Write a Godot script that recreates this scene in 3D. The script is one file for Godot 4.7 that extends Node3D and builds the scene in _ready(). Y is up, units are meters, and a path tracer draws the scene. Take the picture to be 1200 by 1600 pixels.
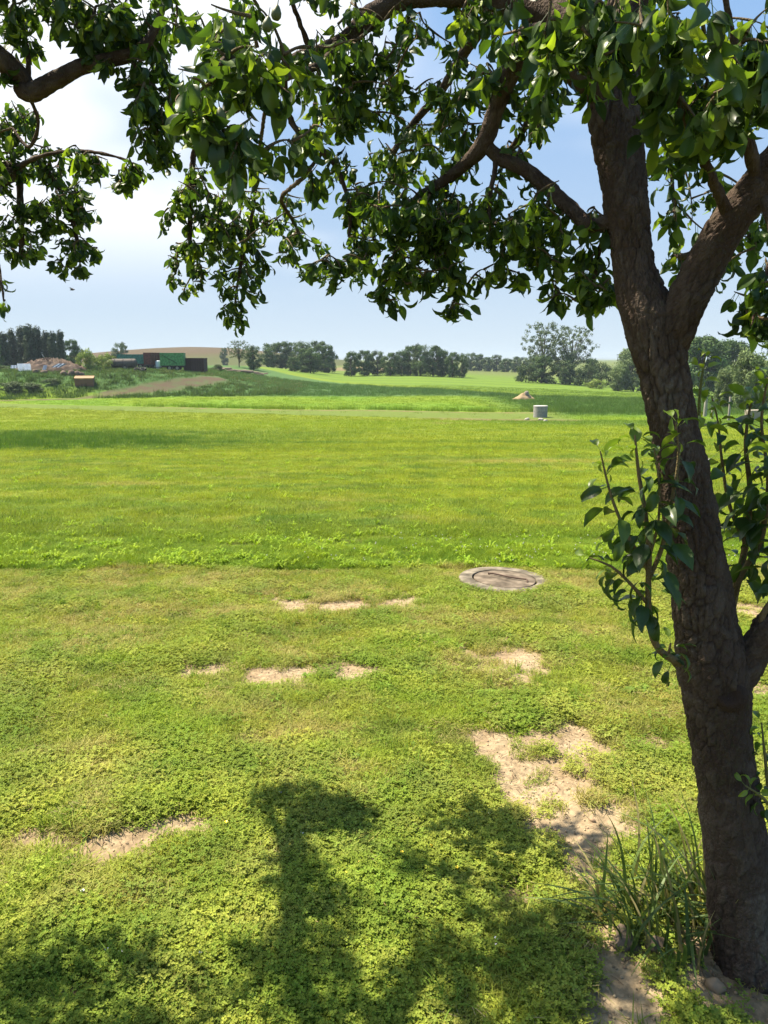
extends Node3D

const F := 1155.0            # focal length in pixels of the 1200 x 1600 photograph
const EYE := 1.7
const PITCH := 11.7
const SUN_AZIMUTH := -60.0   # degrees left of straight ahead
const SUN_HEIGHT := 60.0

var rng := RandomNumberGenerator.new()
var n_soft := FastNoiseLite.new()
var n_mid := FastNoiseLite.new()
var n_fine := FastNoiseLite.new()
var n_cell := FastNoiseLite.new()
var n_lump := FastNoiseLite.new()
var n_plate := FastNoiseLite.new()
var used := {}
var soil_map := PackedFloat32Array()
const SOIL_W := 320
const SOIL_H := 300
const SOIL_STEP := 0.035
const LAWN_END := 7.35


# ---------------------------------------------------------------- mesh helper
class MB:
	var v := PackedVector3Array()
	var c := PackedColorArray()
	var i := PackedInt32Array()

	func vert(p: Vector3, col := Color.WHITE) -> int:
		v.append(p)
		c.append(col)
		return v.size() - 1

	func tri(a: int, b: int, d: int) -> void:
		i.append(a)
		i.append(b)
		i.append(d)

	func quad(a: int, b: int, d: int, e: int) -> void:
		tri(a, b, d)
		tri(a, d, e)

	func quad4(a: Vector3, b: Vector3, d: Vector3, e: Vector3, col := Color.WHITE) -> void:
		quad(vert(a, col), vert(b, col), vert(d, col), vert(e, col))

	func box(centre: Vector3, size: Vector3, col := Color.WHITE, basis := Basis()) -> void:
		var p := []
		for k in 8:
			p.append(centre + basis * (Vector3(1 if k & 1 else -1, 1 if k & 2 else -1, 1 if k & 4 else -1) * size * 0.5))
		for f in [[0, 1, 3, 2], [5, 4, 6, 7], [4, 0, 2, 6], [1, 5, 7, 3], [2, 3, 7, 6], [4, 5, 1, 0]]:
			quad4(p[f[3]], p[f[2]], p[f[1]], p[f[0]], col)

	func tube(pts: Array, rads: Array, sides: int, col := Color.WHITE, cap := true) -> void:
		var nrm := Vector3.ZERO
		var first := v.size()
		for k in pts.size():
			var t: Vector3 = (pts[mini(k + 1, pts.size() - 1)] - pts[maxi(k - 1, 0)]).normalized()
			if k == 0:
				nrm = t.cross(Vector3(0.31, 0.2, 0.93)).normalized()
			else:
				nrm = (nrm - t * nrm.dot(t)).normalized()
			var b := t.cross(nrm)
			for s in sides:
				var a := TAU * s / sides
				vert(pts[k] + (nrm * cos(a) + b * sin(a)) * rads[k], col)
			if k > 0:
				var o := first + (k - 1) * sides
				for s in sides:
					var s2 := (s + 1) % sides
					quad(o + s, o + sides + s, o + sides + s2, o + s2)
		if cap:
			var e := vert(pts[-1], col)
			var last := first + (pts.size() - 1) * sides
			for s in sides:
				tri(last + s, e, last + (s + 1) % sides)

	func lathe(profile: Array, sides: int, col := Color.WHITE, at := Vector3.ZERO) -> void:
		var first := v.size()
		for k in profile.size():
			for s in sides:
				var a := TAU * s / sides
				vert(at + Vector3(cos(a) * profile[k].x, profile[k].y, sin(a) * profile[k].x), col)
			if k > 0:
				var o := first + (k - 1) * sides
				for s in sides:
					var s2 := (s + 1) % sides
					quad(o + s, o + s2, o + sides + s2, o + sides + s)

	func mesh(smooth: bool) -> ArrayMesh:
		var arr := []
		arr.resize(Mesh.ARRAY_MAX)
		arr[Mesh.ARRAY_VERTEX] = v
		arr[Mesh.ARRAY_COLOR] = c
		arr[Mesh.ARRAY_INDEX] = i
		if smooth:
			var nn := PackedVector3Array()
			nn.resize(v.size())
			for k in range(0, i.size(), 3):
				var a := i[k]
				var b := i[k + 1]
				var d := i[k + 2]
				var g := (v[d] - v[a]).cross(v[b] - v[a])
				nn[a] += g
				nn[b] += g
				nn[d] += g
			for k in nn.size():
				nn[k] = nn[k].normalized() if nn[k].length_squared() > 1e-20 else Vector3.UP
			arr[Mesh.ARRAY_NORMAL] = nn
		var m := ArrayMesh.new()
		m.add_surface_from_arrays(Mesh.PRIMITIVE_TRIANGLES, arr)
		return m


# ---------------------------------------------------------------- naming
func put(o: Node3D, called: String, parent: Node = self) -> Node3D:
	if parent == self:
		var k: int = used.get(called, 0)
		used[called] = k + 1
		o.name = called if k == 0 else "%s_%03d" % [called, k]
	else:
		o.name = called
		var k := 1
		while parent.has_node(NodePath(o.name)):
			o.name = "%s_%03d" % [called, k]
			k += 1
	parent.add_child(o, true)
	return o


func piece(called: String, m: Mesh, mat: Material, parent: Node = self, xf := Transform3D()) -> MeshInstance3D:
	var o := MeshInstance3D.new()
	o.mesh = m
	o.material_override = mat
	o.transform = xf
	put(o, called, parent)
	return o


func numbered_piece(called: String, number: int, m: Mesh, mat: Material, parent: Node, xf: Transform3D) -> void:
	var o := MeshInstance3D.new()
	o.mesh = m
	o.material_override = mat
	o.transform = xf
	o.name = called if number == 0 else "%s_%03d" % [called, number]
	parent.add_child(o, true)


func thing(called: String, label: String, category: String, at := Vector3.ZERO, turn := 0.0, group := "") -> Node3D:
	var o := Node3D.new()
	put(o, called)
	o.position = at
	o.rotation.y = turn
	tag(o, label, category, group)
	return o


func tag(o: Node, label: String, category: String, group := "", kind := "") -> void:
	o.set_meta("label", label)
	if category:
		o.set_meta("category", category)
	if group:
		o.set_meta("group", group)
	if kind:
		o.set_meta("kind", kind)


func scatter(called: String, m: Mesh, mat: Material, xfs: Array, cols: Array, parent: Node = self) -> MultiMeshInstance3D:
	var mm := MultiMesh.new()
	mm.transform_format = MultiMesh.TRANSFORM_3D
	mm.use_colors = true
	mm.mesh = m
	mm.instance_count = xfs.size()
	for k in xfs.size():
		mm.set_instance_transform(k, xfs[k])
		mm.set_instance_color(k, cols[k])
	var o := MultiMeshInstance3D.new()
	o.multimesh = mm
	o.material_override = mat
	put(o, called, parent)
	o.set_meta("kind", "stuff")
	return o


# ---------------------------------------------------------------- materials
func lin(r: float, g: float, b: float) -> Color:
	return Color(r, g, b).linear_to_srgb()


func mat(col: Color, rough := 0.85, spec := 0.4) -> StandardMaterial3D:
	var m := StandardMaterial3D.new()
	m.albedo_color = col
	m.roughness = rough
	m.metallic_specular = spec
	return m


func vmat(rough := 0.85, spec := 0.4, through := 0.0, tint := Color(1, 1, 0.55)) -> StandardMaterial3D:
	var m := mat(Color.WHITE, rough, spec)
	m.vertex_color_use_as_albedo = true
	if through > 0.0:
		m.backlight_enabled = true
		m.backlight = (tint * through).linear_to_srgb()
	return m


func noise_tex(freq: float, kind: int, low: float, high: float, sz := 512, oct := 4) -> ImageTexture:
	var n := FastNoiseLite.new()
	n.seed = 77
	n.noise_type = kind
	n.frequency = freq
	n.fractal_octaves = oct
	var im := n.get_seamless_image(sz, sz, false, false, 0.1)
	im.convert(Image.FORMAT_RGB8)
	var outi := Image.create(sz, sz, false, Image.FORMAT_RGB8)
	for y in sz:
		for x in sz:
			var g := lerpf(low, high, im.get_pixel(x, y).r)
			outi.set_pixel(x, y, Color(g, g, g))
	return ImageTexture.create_from_image(outi)


# ---------------------------------------------------------------- terrain
const PROFILE := [[-40.0, 0.8], [0.0, 0.0], [10.0, -0.6], [30.0, -1.75], [63.0, -3.4], [80.0, -3.75], [110.0, -3.7], [160.0, -3.2], [220.0, -2.7], [300.0, -2.2], [450.0, -1.6], [900.0, -1.2], [4000.0, -1.0]]


func profile(d: float) -> float:
	for k in range(1, PROFILE.size()):
		if d <= PROFILE[k][0]:
			return lerpf(PROFILE[k - 1][1], PROFILE[k][1], (d - PROFILE[k - 1][0]) / (PROFILE[k][0] - PROFILE[k - 1][0]))
	return -1.0


func ground_h(x: float, z: float) -> float:
	var d := -z
	var h := profile(d) if d > 120.0 or d < 4.0 else (profile(d - 3.0) + profile(d) + profile(d + 3.0)) / 3.0
	if d > 60.0:
		h -= smoothstep(70, 170, d) * (1.0 - smoothstep(300, 600, d)) * clampf((x - 10.0) * 0.045, 0.0, 4.5)
		var toe := 104.0 + 0.3 * (x + 50.0)
		h += smoothstep(toe, toe + 15.0, d) * (1.0 - smoothstep(-40.0, -8.0, x)) * (1.0 - smoothstep(170.0, 300.0, d)) * 3.3
		var q := Vector2((x + 135.0) / 120.0, (d - 540.0) / 170.0).length()
		h += 11.4 * (1.0 - smoothstep(0.0, 1.25, q))
		h += 0.35 * n_soft.get_noise_2d(x * 0.25, z * 0.25)
	elif d > 9.0:
		h += 0.10 * n_soft.get_noise_2d(x, z) * smoothstep(9, 20, d)
	if d < 14.0 and d > 0.5:
		var s := soil_at(x, z)
		h += (0.03 * n_mid.get_noise_2d(x, z) + 0.008 * n_fine.get_noise_2d(x * 2.0, z * 2.0)) * (1.0 - smoothstep(9, 14, d)) - 0.022 * s
		h += 0.02 * smoothstep(LAWN_END - 0.3, LAWN_END + 0.3, d)
	return h


func ray(px: float, py: float) -> Vector3:
	var p := deg_to_rad(PITCH)
	var v := (800.0 - py) / F
	return Vector3((px - 600.0) / F, -sin(p) + v * cos(p), -cos(p) - v * sin(p))


func P(px: float, py: float, d: float) -> Vector3:      # the point at horizontal distance d that the photograph shows at (px, py)
	var r := ray(px, py)
	return Vector3(0, EYE, 0) + r * (d / -r.z)


func view_depth(q: Vector3) -> float:
	var p := deg_to_rad(PITCH)
	return (q - Vector3(0, EYE, 0)).dot(Vector3(0, -sin(p), -cos(p)))


func to_px(q: Vector3) -> Vector2:
	var p := deg_to_rad(PITCH)
	var r := q - Vector3(0, EYE, 0)
	var dep := r.dot(Vector3(0, -sin(p), -cos(p)))
	if dep < 0.05:
		return Vector2(-9999, -9999)
	return Vector2(600.0 + r.x / dep * F, 800.0 - r.dot(Vector3(0, cos(p), -sin(p))) / dep * F)


func G(px: float, py: float) -> Vector3:                 # the spot on the ground
	var r := ray(px, py)
	r /= -r.z
	var d := 0.6
	while d < 1500.0:
		if EYE + r.y * d < ground_h(r.x * d, -d):
			break
		d *= 1.004
	return Vector3(r.x * d, ground_h(r.x * d, -d), -d)


func on_ground(px: float, d: float) -> Vector3:
	var r := ray(px, 575.0)
	var x := r.x / -r.z * d
	return Vector3(x, ground_h(x, -d), -d)


func soil_at(x: float, z: float) -> float:
	var fx := (x + SOIL_W * SOIL_STEP * 0.5) / SOIL_STEP
	var fz := -z / SOIL_STEP
	var ix := int(fx)
	var iz := int(fz)
	if ix < 0 or iz < 0 or ix >= SOIL_W - 1 or iz >= SOIL_H - 1 or soil_map.is_empty():
		return 0.0
	fx -= ix
	fz -= iz
	var o := iz * SOIL_W + ix
	return lerpf(lerpf(soil_map[o], soil_map[o + 1], fx), lerpf(soil_map[o + SOIL_W], soil_map[o + SOIL_W + 1], fx), fz)


# bare patches in the lawn: where they lie (x, z), half sizes, how bare
func lay_soil() -> void:
	var spots := [
		[830, 1185, 95, 42, 1.0], [860, 1225, 70, 45, 1.1], [895, 1275, 58, 36, 1.1], [915, 1320, 40, 30, 1.0], [925, 1390, 44, 46, 0.75], [780, 1160, 42, 24, 0.9], [885, 1128, 26, 18, 0.9], [800, 1026, 48, 17, 0.9], [825, 1040, 26, 10, 0.9], [775, 1035, 40, 22, 0.65],
		[395, 1056, 58, 15, 0.99], [330, 1050, 38, 11, 0.95], [545, 1052, 36, 13, 0.85], [470, 1056, 50, 10, 0.45], [505, 945, 62, 7, 0.95], [625, 942, 26, 8, 0.85], [575, 950, 40, 7, 0.5],
		[288, 1279, 46, 15, 0.99], [165, 1318, 46, 24, 0.99], [60, 1310, 30, 12, 0.95], [105, 1306, 28, 16, 0.5], [10, 1300, 24, 12, 0.4], [372, 1447, 30, 18, 0.99], [905, 1352, 44, 28, 0.85], [950, 1440, 40, 60, 0.7],
		[985, 1500, 60, 50, 0.9], [960, 1575, 60, 40, 0.9], [1110, 1520, 130, 36, 1.0], [1180, 1575, 80, 40, 0.95], [1060, 1475, 60, 24, 0.8], [335, 1535, 70, 18, 0.55], [560, 1470, 22, 10, 0.5], [585, 1495, 22, 8, 0.6],
		[1172, 952, 50, 22, 1.0], [1190, 1075, 30, 18, 0.9], [1050, 968, 12, 4, 0.6], [160, 1198, 16, 5, 0.6], [540, 1195, 34, 6, 0.35], [420, 935, 30, 5, 0.4], [40, 985, 18, 4, 0.3], [815, 1400, 26, 20, 0.55], [700, 1440, 20, 10, 0.3],
		[230, 1420, 30, 14, 0.35], [60, 1560, 70, 20, 0.5], [850, 1540, 30, 14, 0.4], [640, 1110, 30, 8, 0.25], [1000, 1110, 30, 10, 0.35], [980, 1250, 30, 20, 0.4], [1040, 1160, 30, 14, 0.45]]
	var flat := []
	for s in spots:
		var r := ray(s[0], s[1])
		r /= -r.z
		var d := 1.7 / (-0.06 - r.y) * 1.0
		d = EYE / (-r.y - 0.06)
		var dep := d * (-ray(s[0], s[1]).z) ** -1.0
		var r2 := ray(s[0], s[1] + s[3])
		var d2 := EYE / (-r2.y / -r2.z - 0.06)
		flat.append([r.x * d, -d, s[2] / F * dep * (1.05 if s[4] >= 1.0 else 1.25), absf(d - d2) * (1.2 if s[4] >= 1.0 else 1.4), s[4]])
	soil_map.resize(SOIL_W * SOIL_H)
	for iz in SOIL_H:
		for ix in SOIL_W:
			var x := ix * SOIL_STEP - SOIL_W * SOIL_STEP * 0.5
			var z := -iz * SOIL_STEP
			var best := 0.0
			var wob := n_soft.get_noise_2d(x * 30.0, z * 30.0) * 0.5 + n_mid.get_noise_2d(x * 2.2, z * 2.2) * 0.9 + n_fine.get_noise_2d(x * 1.0, z * 1.0) * 0.8 + n_fine.get_noise_2d(x * 3.0, z * 3.0) * 0.5
			for f in flat:
				var ax: float = absf(x - f[0]) / f[2]
				if ax > 2.2:
					continue
				var az: float = absf(z - f[1]) / f[3]
				if az > 2.2:
					continue
				var q := sqrt(ax * ax + az * az)
				best = maxf(best, f[4] * (1.0 - smoothstep(0.4, 1.5, q + wob * 1.15)))
			soil_map[iz * SOIL_W + ix] = clampf(best, 0.0, 1.0)


func track_at(x: float, d: float) -> float:             # the mown green track that crosses the meadow
	var low := 68.0 - 0.42 * x + 1.5 * n_soft.get_noise_2d(x, 40.0)
	var high := 80.0 - 0.3 * x + 1.2 * n_soft.get_noise_2d(x, 80.0)
	return smoothstep(low - 0.8, low + 0.8, d) * (1.0 - smoothstep(high - 0.3, high + 0.3, d)) * (1.0 - smoothstep(15.0, 18.0, x))


# base colour of the sward at (x, d), linear
func sward(x: float, d: float) -> Color:
	var z := -d
	var a := n_soft.get_noise_2d(x, z)
	var b := n_mid.get_noise_2d(x, z)
	var f := n_fine.get_noise_2d(x, z)
	var yellow := Color(0.215, 0.265, 0.022)
	var fresh := Color(0.15, 0.225, 0.026)
	var deep := Color(0.074, 0.160, 0.028)
	var straw := Color(0.42, 0.345, 0.14)
	var c: Color
	if d < LAWN_END + 0.06 * sin(x * 2.1) + 0.05 * b:
		c = Color(0.31, 0.32, 0.048).lerp(Color(0.22, 0.32, 0.03), clampf(0.5 + b * 1.2 - 0.12 * smoothstep(3.5, 6.5, d), 0, 1))
		c = c.lerp(Color(0.12, 0.195, 0.025), clampf(-b * 1.1 + f * 0.5 + 0.5 * n_mid.get_noise_2d(x * 0.45 + 9.0, z * 0.9), 0, 0.7))
		c = c.lerp(Color(0.085, 0.15, 0.024), clampf(n_mid.get_noise_2d(x * 2.1 + 4.0, z * 2.1 + 40.0) * 1.6 - 0.1, 0, 0.6))
		c = c.lerp(straw, clampf(0.14 + 0.14 * smoothstep(4.5, 7.0, d) + f * 0.65 + n_mid.get_noise_2d(x * 0.8 + 15.0, z * 1.1) * 0.8 - 0.10 * (1.0 - smoothstep(2.0, 4.0, d)), 0, 0.75))
	elif d < 10.0:
		var t := smoothstep(8.6, 10.0, d + b * 0.8)
		c = Color(0.13, 0.225, 0.02).lerp(Color(0.24, 0.33, 0.024), clampf(0.4 + f * 1.1 + b * 0.6, 0, 1))
		c = c.lerp(yellow.lerp(fresh, 0.6), t * 0.8)
	elif d < 62.0:
		c = yellow.lerp(fresh, clampf(0.36 + b * 1.5 + f * 0.5 + a * 0.7 + n_soft.get_noise_2d(x * 3.0, z * 5.0) * 0.5, 0, 1))
		c = c.lerp(deep, clampf(n_soft.get_noise_2d(x * 2.5 + 70.0, z * 4.0) * 1.1 + b * 0.5 - 0.15, 0, 0.45))
		c = c.lerp(straw, clampf(f * 0.5 + n_soft.get_noise_2d(x * 4.0 + 20.0, z * 6.0) * 0.5 + n_mid.get_noise_2d(x * 0.4 + 50.0, z * 1.3) * 0.7 - 0.2, 0, 0.35) * (1.0 - smoothstep(20, 34, d)))
		var mown := n_soft.get_noise_2d(x * 0.5 + 33.0, z * 7.0 + x * 0.4) * 1.5
		c = c.lerp(Color(0.25, 0.305, 0.022), clampf(mown, 0, 0.6)).lerp(Color(0.12, 0.21, 0.026), clampf(-mown - 0.2, 0, 0.3))
		c = c * 1.14
		c = c.lerp(straw, clampf(0.8 * exp(-pow((x - 4.0) / 2.2, 2.0) - pow((d - 21.5) / 0.8, 2.0)) * (0.7 + f), 0, 0.8))
		c = c.lerp(straw, clampf(0.7 * exp(-pow((x + 5.5) / 1.2, 2.0) - pow((d - 15.5) / 0.35, 2.0)) * (0.7 + f), 0, 0.7))
		c = c.lerp(Color(0.33, 0.25, 0.14), clampf(0.9 * exp(-pow((x - 4.2) / 1.8, 2.0) - pow((d - 55.0) / 1.5, 2.0)) * (0.8 + f), 0, 0.85))
		var band := smoothstep(25.0, 30.0, d + x * 0.08 + a * 8.0 + b * 3.0) * (1.0 - smoothstep(39.0, 48.0, d + a * 9.0 + b * 2.0)) * (1.0 - smoothstep(-16.0, 2.0, x - a * 9.0))
		c = c.lerp(deep, clampf(band * (0.75 + b * 0.5), 0, 0.9))
		c = c.lerp(Color(0.20, 0.285, 0.02), smoothstep(40, 54, d) * 0.85 * clampf(0.9 + b, 0, 1))
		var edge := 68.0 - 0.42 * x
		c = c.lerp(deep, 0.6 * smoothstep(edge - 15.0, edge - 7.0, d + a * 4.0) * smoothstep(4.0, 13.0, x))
	else:
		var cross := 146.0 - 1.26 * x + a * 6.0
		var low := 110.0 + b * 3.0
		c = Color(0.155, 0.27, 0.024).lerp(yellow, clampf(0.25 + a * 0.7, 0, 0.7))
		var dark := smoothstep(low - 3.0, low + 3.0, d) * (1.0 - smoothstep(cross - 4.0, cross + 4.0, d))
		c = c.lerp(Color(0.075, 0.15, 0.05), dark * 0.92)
		if d > cross:
			var stripes := 0.5 + 0.5 * sin((d + 0.25 * x) * TAU / 14.0 + a)
			c = Color(0.15, 0.235, 0.028).lerp(Color(0.10, 0.175, 0.03), stripes * 0.6)
			c = c.lerp(yellow, 0.45 * (1.0 - smoothstep(0.0, 14.0, d - cross)))
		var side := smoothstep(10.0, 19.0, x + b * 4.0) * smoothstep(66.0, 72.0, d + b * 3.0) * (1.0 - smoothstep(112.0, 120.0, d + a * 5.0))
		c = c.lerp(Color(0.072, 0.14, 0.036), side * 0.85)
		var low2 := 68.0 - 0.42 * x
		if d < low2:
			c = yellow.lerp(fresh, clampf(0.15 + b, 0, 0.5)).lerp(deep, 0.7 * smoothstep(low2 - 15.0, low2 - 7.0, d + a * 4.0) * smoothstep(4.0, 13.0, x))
		var tr := track_at(x, d)
		c = c.lerp(Color(0.135, 0.185, 0.036), tr)
		if d > 200.0:
			c = c.lerp(Color(0.13, 0.15, 0.05), smoothstep(200, 300, d) * 0.8)
	return c


func ground_color(x: float, d: float) -> Color:
	var z := -d
	var c := sward(x, d)
	var f := n_fine.get_noise_2d(x * 1.7, z * 1.7)
	if d < 10.4:
		var s := soil_at(x, z)
		var under := Color(0.085, 0.068, 0.036).lerp(c, 0.15)
		var sand := Color(0.38, 0.295, 0.185).lerp(Color(0.28, 0.205, 0.125), clampf(0.4 + f + n_mid.get_noise_2d(x * 2.0, z * 2.0), 0, 1))
		return under.lerp(Color(0.32, 0.25, 0.13), smoothstep(0.03, 0.2, s) * 0.6).lerp(sand, smoothstep(0.15, 0.65, s))
	if d < 62.0:
		c = c.lerp(Color(0.15, 0.15, 0.05), 0.3)
	if d > 60.0:
		# bare earth along the edges of the track and the farm lane on the left
		var lowe := 68.0 - 0.42 * x
		var m := exp(-pow((d - lowe) / 1.6, 2.0)) * smoothstep(2.0, 7.0, x) * (1.0 - smoothstep(16.5, 18.5, x))
		var highe := 80.0 - 0.3 * x
		m = maxf(m, 0.9 * exp(-pow((d - highe + 1.0) / 0.9, 2.0)) * (1.0 - smoothstep(15.0, 18.0, x)) * smoothstep(-30.0, -22.0, x) * clampf(0.55 + n_mid.get_noise_2d(x, 3.0), 0, 1))
		c = c.lerp(Color(0.25, 0.17, 0.10), clampf(m * (0.9 + f * 0.8), 0, 0.9))
		c = c.lerp(Color(0.115, 0.085, 0.058), lane_at(x, d) * clampf(0.85 + f, 0.3, 1.0))
		# ploughed field on the far rise
		var q := Vector2((x + 135.0) / 120.0, (d - 540.0) / 170.0).length()
		if d > 330.0 and q < 1.5:
			var field := Color(0.09, 0.10, 0.028).lerp(Color(0.105, 0.078, 0.036), smoothstep(0.95, 0.6, q + 0.004 * (x + 135.0)))
			c = c.lerp(field, 1.0 - smoothstep(1.1, 1.4, q))
		if d > 250.0 and x > -20.0 and x < 10.0:
			c = c.lerp(Color(0.24, 0.17, 0.10), 0.7 * smoothstep(255, 270, d) * (1.0 - smoothstep(330, 380, d)))
	return c


var lane_pts := []


func lane_at(x: float, d: float) -> float:
	if d < 70.0 or x > -14.0 or d > 200.0 or lane_pts.is_empty():
		return 0.0
	var best := 99.0
	for k in range(1, lane_pts.size()):
		var a: Vector3 = lane_pts[k - 1]
		var b: Vector3 = lane_pts[k]
		var q := Geometry2D.get_closest_point_to_segment(Vector2(x, d), Vector2(a.x, a.y), Vector2(b.x, b.y))
		best = minf(best, q.distance_to(Vector2(x, d)) / lerpf(a.z, b.z, 0.5))
	return 1.0 - smoothstep(0.6, 1.15, best + 0.35 * n_mid.get_noise_2d(x * 0.5, d * 0.5))


func build_ground() -> void:
	var mb := MB.new()
	var ds := []
	var d := -10.0
	while d < 0.6:
		ds.append(d)
		d += 0.4
	while d < 8.0:
		ds.append(d)
		d += 0.045
	while d < 2600.0:
		ds.append(d)
		d *= 1.0065
	var cols := 280
	for d2 in ds:
		var dd: float = d2
		var half := 1.15 * maxf(dd, 0.0) + 3.0
		for k in cols + 1:
			var u := 2.0 * k / cols - 1.0
			var x := half * (0.55 * u + 0.45 * u * u * u)
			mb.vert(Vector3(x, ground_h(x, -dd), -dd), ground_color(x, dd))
	var w := cols + 1
	for r in ds.size() - 1:
		for k in cols:
			var o := r * w + k
			mb.quad(o, o + w, o + w + 1, o + 1)
	var gm := vmat(0.95, 0.2)
	gm.albedo_texture = noise_tex(0.03, FastNoiseLite.TYPE_SIMPLEX, 0.72, 1.0)
	gm.heightmap_enabled = true
	gm.heightmap_texture = noise_tex(0.045, FastNoiseLite.TYPE_SIMPLEX, 0.0, 1.0, 512, 5)
	gm.heightmap_scale = 0.5
	gm.uv1_triplanar = true
	gm.uv1_world_triplanar = true
	gm.uv1_scale = Vector3(1.3, 1.3, 1.3)
	var g := piece("ground", mb.mesh(true), gm)
	tag(g, "uneven green meadow ground with bare sandy patches", "", "", "structure")


# ---------------------------------------------------------------- grasses
func blade(mb: MB, base: Vector3, dir: float, height: float, lean: float, width: float, col: Color, segs := 2) -> void:
	var side := Vector3(cos(dir + PI / 2), 0, sin(dir + PI / 2)) * width * 0.5
	var out := Vector3(cos(dir), 0, sin(dir))
	var prev := [mb.vert(base - side, col), mb.vert(base + side, col)]
	for k in range(1, segs + 1):
		var t := float(k) / segs
		var p := base + Vector3.UP * height * (t - 0.35 * lean * t * t) + out * height * lean * t * t
		if k == segs:
			mb.tri(prev[0], prev[1], mb.vert(p, col))
		else:
			var s := side * (1.0 - 0.45 * t)
			var now := [mb.vert(p - s, col), mb.vert(p + s, col)]
			mb.quad(prev[0], prev[1], now[1], now[0])
			prev = now


func tuft(n: int, radius: float, h0: float, h1: float, lean: float, width: float, segs := 2) -> ArrayMesh:
	var mb := MB.new()
	for k in n:
		var a := rng.randf() * TAU
		var r := radius * sqrt(rng.randf())
		var g := rng.randf_range(0.75, 1.2)
		var col := Color(g, g * rng.randf_range(0.95, 1.05), g * rng.randf_range(0.8, 1.1))
		if rng.randf() < 0.14:
			col = Color(1.9, 1.35, 2.4)      # a dry blade
		blade(mb, Vector3(cos(a) * r, 0, sin(a) * r), rng.randf() * TAU, rng.randf_range(h0, h1), lean * rng.randf_range(0.2, 1.3), width * rng.randf_range(0.7, 1.2), col, segs)
	return mb.mesh(false)


func leaflet(mb: MB, at: Vector3, out: Vector3, up: Vector3, l: float, w: float, col: Color) -> void:
	var s := out.cross(up).normalized() * w * 0.5
	var a := mb.vert(at, col)
	var m := mb.vert(at + out * l * 0.62 - up * l * 0.10, col)
	var b := mb.vert(at + out * l * 0.55 + s + up * l * 0.06, col)
	var c := mb.vert(at + out * l * 0.55 - s + up * l * 0.06, col)
	var e := mb.vert(at + out * l, col)
	mb.tri(a, b, m)
	mb.tri(a, m, c)
	mb.tri(m, b, e)
	mb.tri(m, e, c)


func clover(n: int, radius: float, size: float) -> ArrayMesh:
	var mb := MB.new()
	for k in n:
		var a := rng.randf() * TAU
		var r := radius * sqrt(rng.randf())
		var top := Vector3(cos(a) * r, rng.randf_range(0.012, 0.038), sin(a) * r)
		var up := Vector3(rng.randf_range(-0.45, 0.45), 1, rng.randf_range(-0.45, 0.45)).normalized()
		var g := rng.randf_range(0.75, 1.3)
		var col := Color(g, g, g * rng.randf_range(0.8, 1.3))
		var turn := rng.randf() * TAU
		var sz := size * rng.randf_range(0.7, 1.25)
		for j in 3:
			var o := up.cross(Vector3(cos(turn + j * TAU / 3), 0.01, sin(turn + j * TAU / 3))).normalized()
			leaflet(mb, top, o, up, sz, sz * 0.85, col)
	return mb.mesh(false)


func rosette(n: int, length: float, width: float, rise: float) -> ArrayMesh:   # a broad-leaved weed
	var mb := MB.new()
	for k in n:
		var a := TAU * k / n + rng.randf_range(-0.3, 0.3)
		var o := Vector3(cos(a), 0, sin(a))
		var s := Vector3(-sin(a), 0, cos(a))
		var l := length * rng.randf_range(0.65, 1.1)
		var g := rng.randf_range(0.85, 1.2)
		var col := Color(g, g, g)
		var prev := []
		for j in 5:
			var t := j / 4.0
			var w: float = width * [0.25, 0.7, 1.0, 0.75, 0.05][j] * 0.5 * rng.randf_range(0.8, 1.2)
			var p := o * l * t + Vector3.UP * l * rise * sin(t * 2.2)
			var now := [mb.vert(p - s * w + Vector3.UP * w * 0.4, col), mb.vert(p, col), mb.vert(p + s * w + Vector3.UP * w * 0.4, col)]
			if j > 0:
				mb.quad(prev[0], prev[1], now[1], now[0])
				mb.quad(prev[1], prev[2], now[2], now[1])
			prev = now
	return mb.mesh(true)


func flat_turn(s: float, sy: float, tilt := 0.15) -> Basis:
	return Basis(Vector3.UP, rng.randf() * TAU) * Basis(Vector3.RIGHT, rng.randf_range(-tilt, tilt)) * Basis.from_scale(Vector3(s, sy, s))


func vary(c: Color, amount := 0.18) -> Color:
	var g := 1.0 + rng.randf_range(-amount, amount)
	return Color(c.r * g * rng.randf_range(0.92, 1.08), c.g * g, c.b * g)


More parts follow.
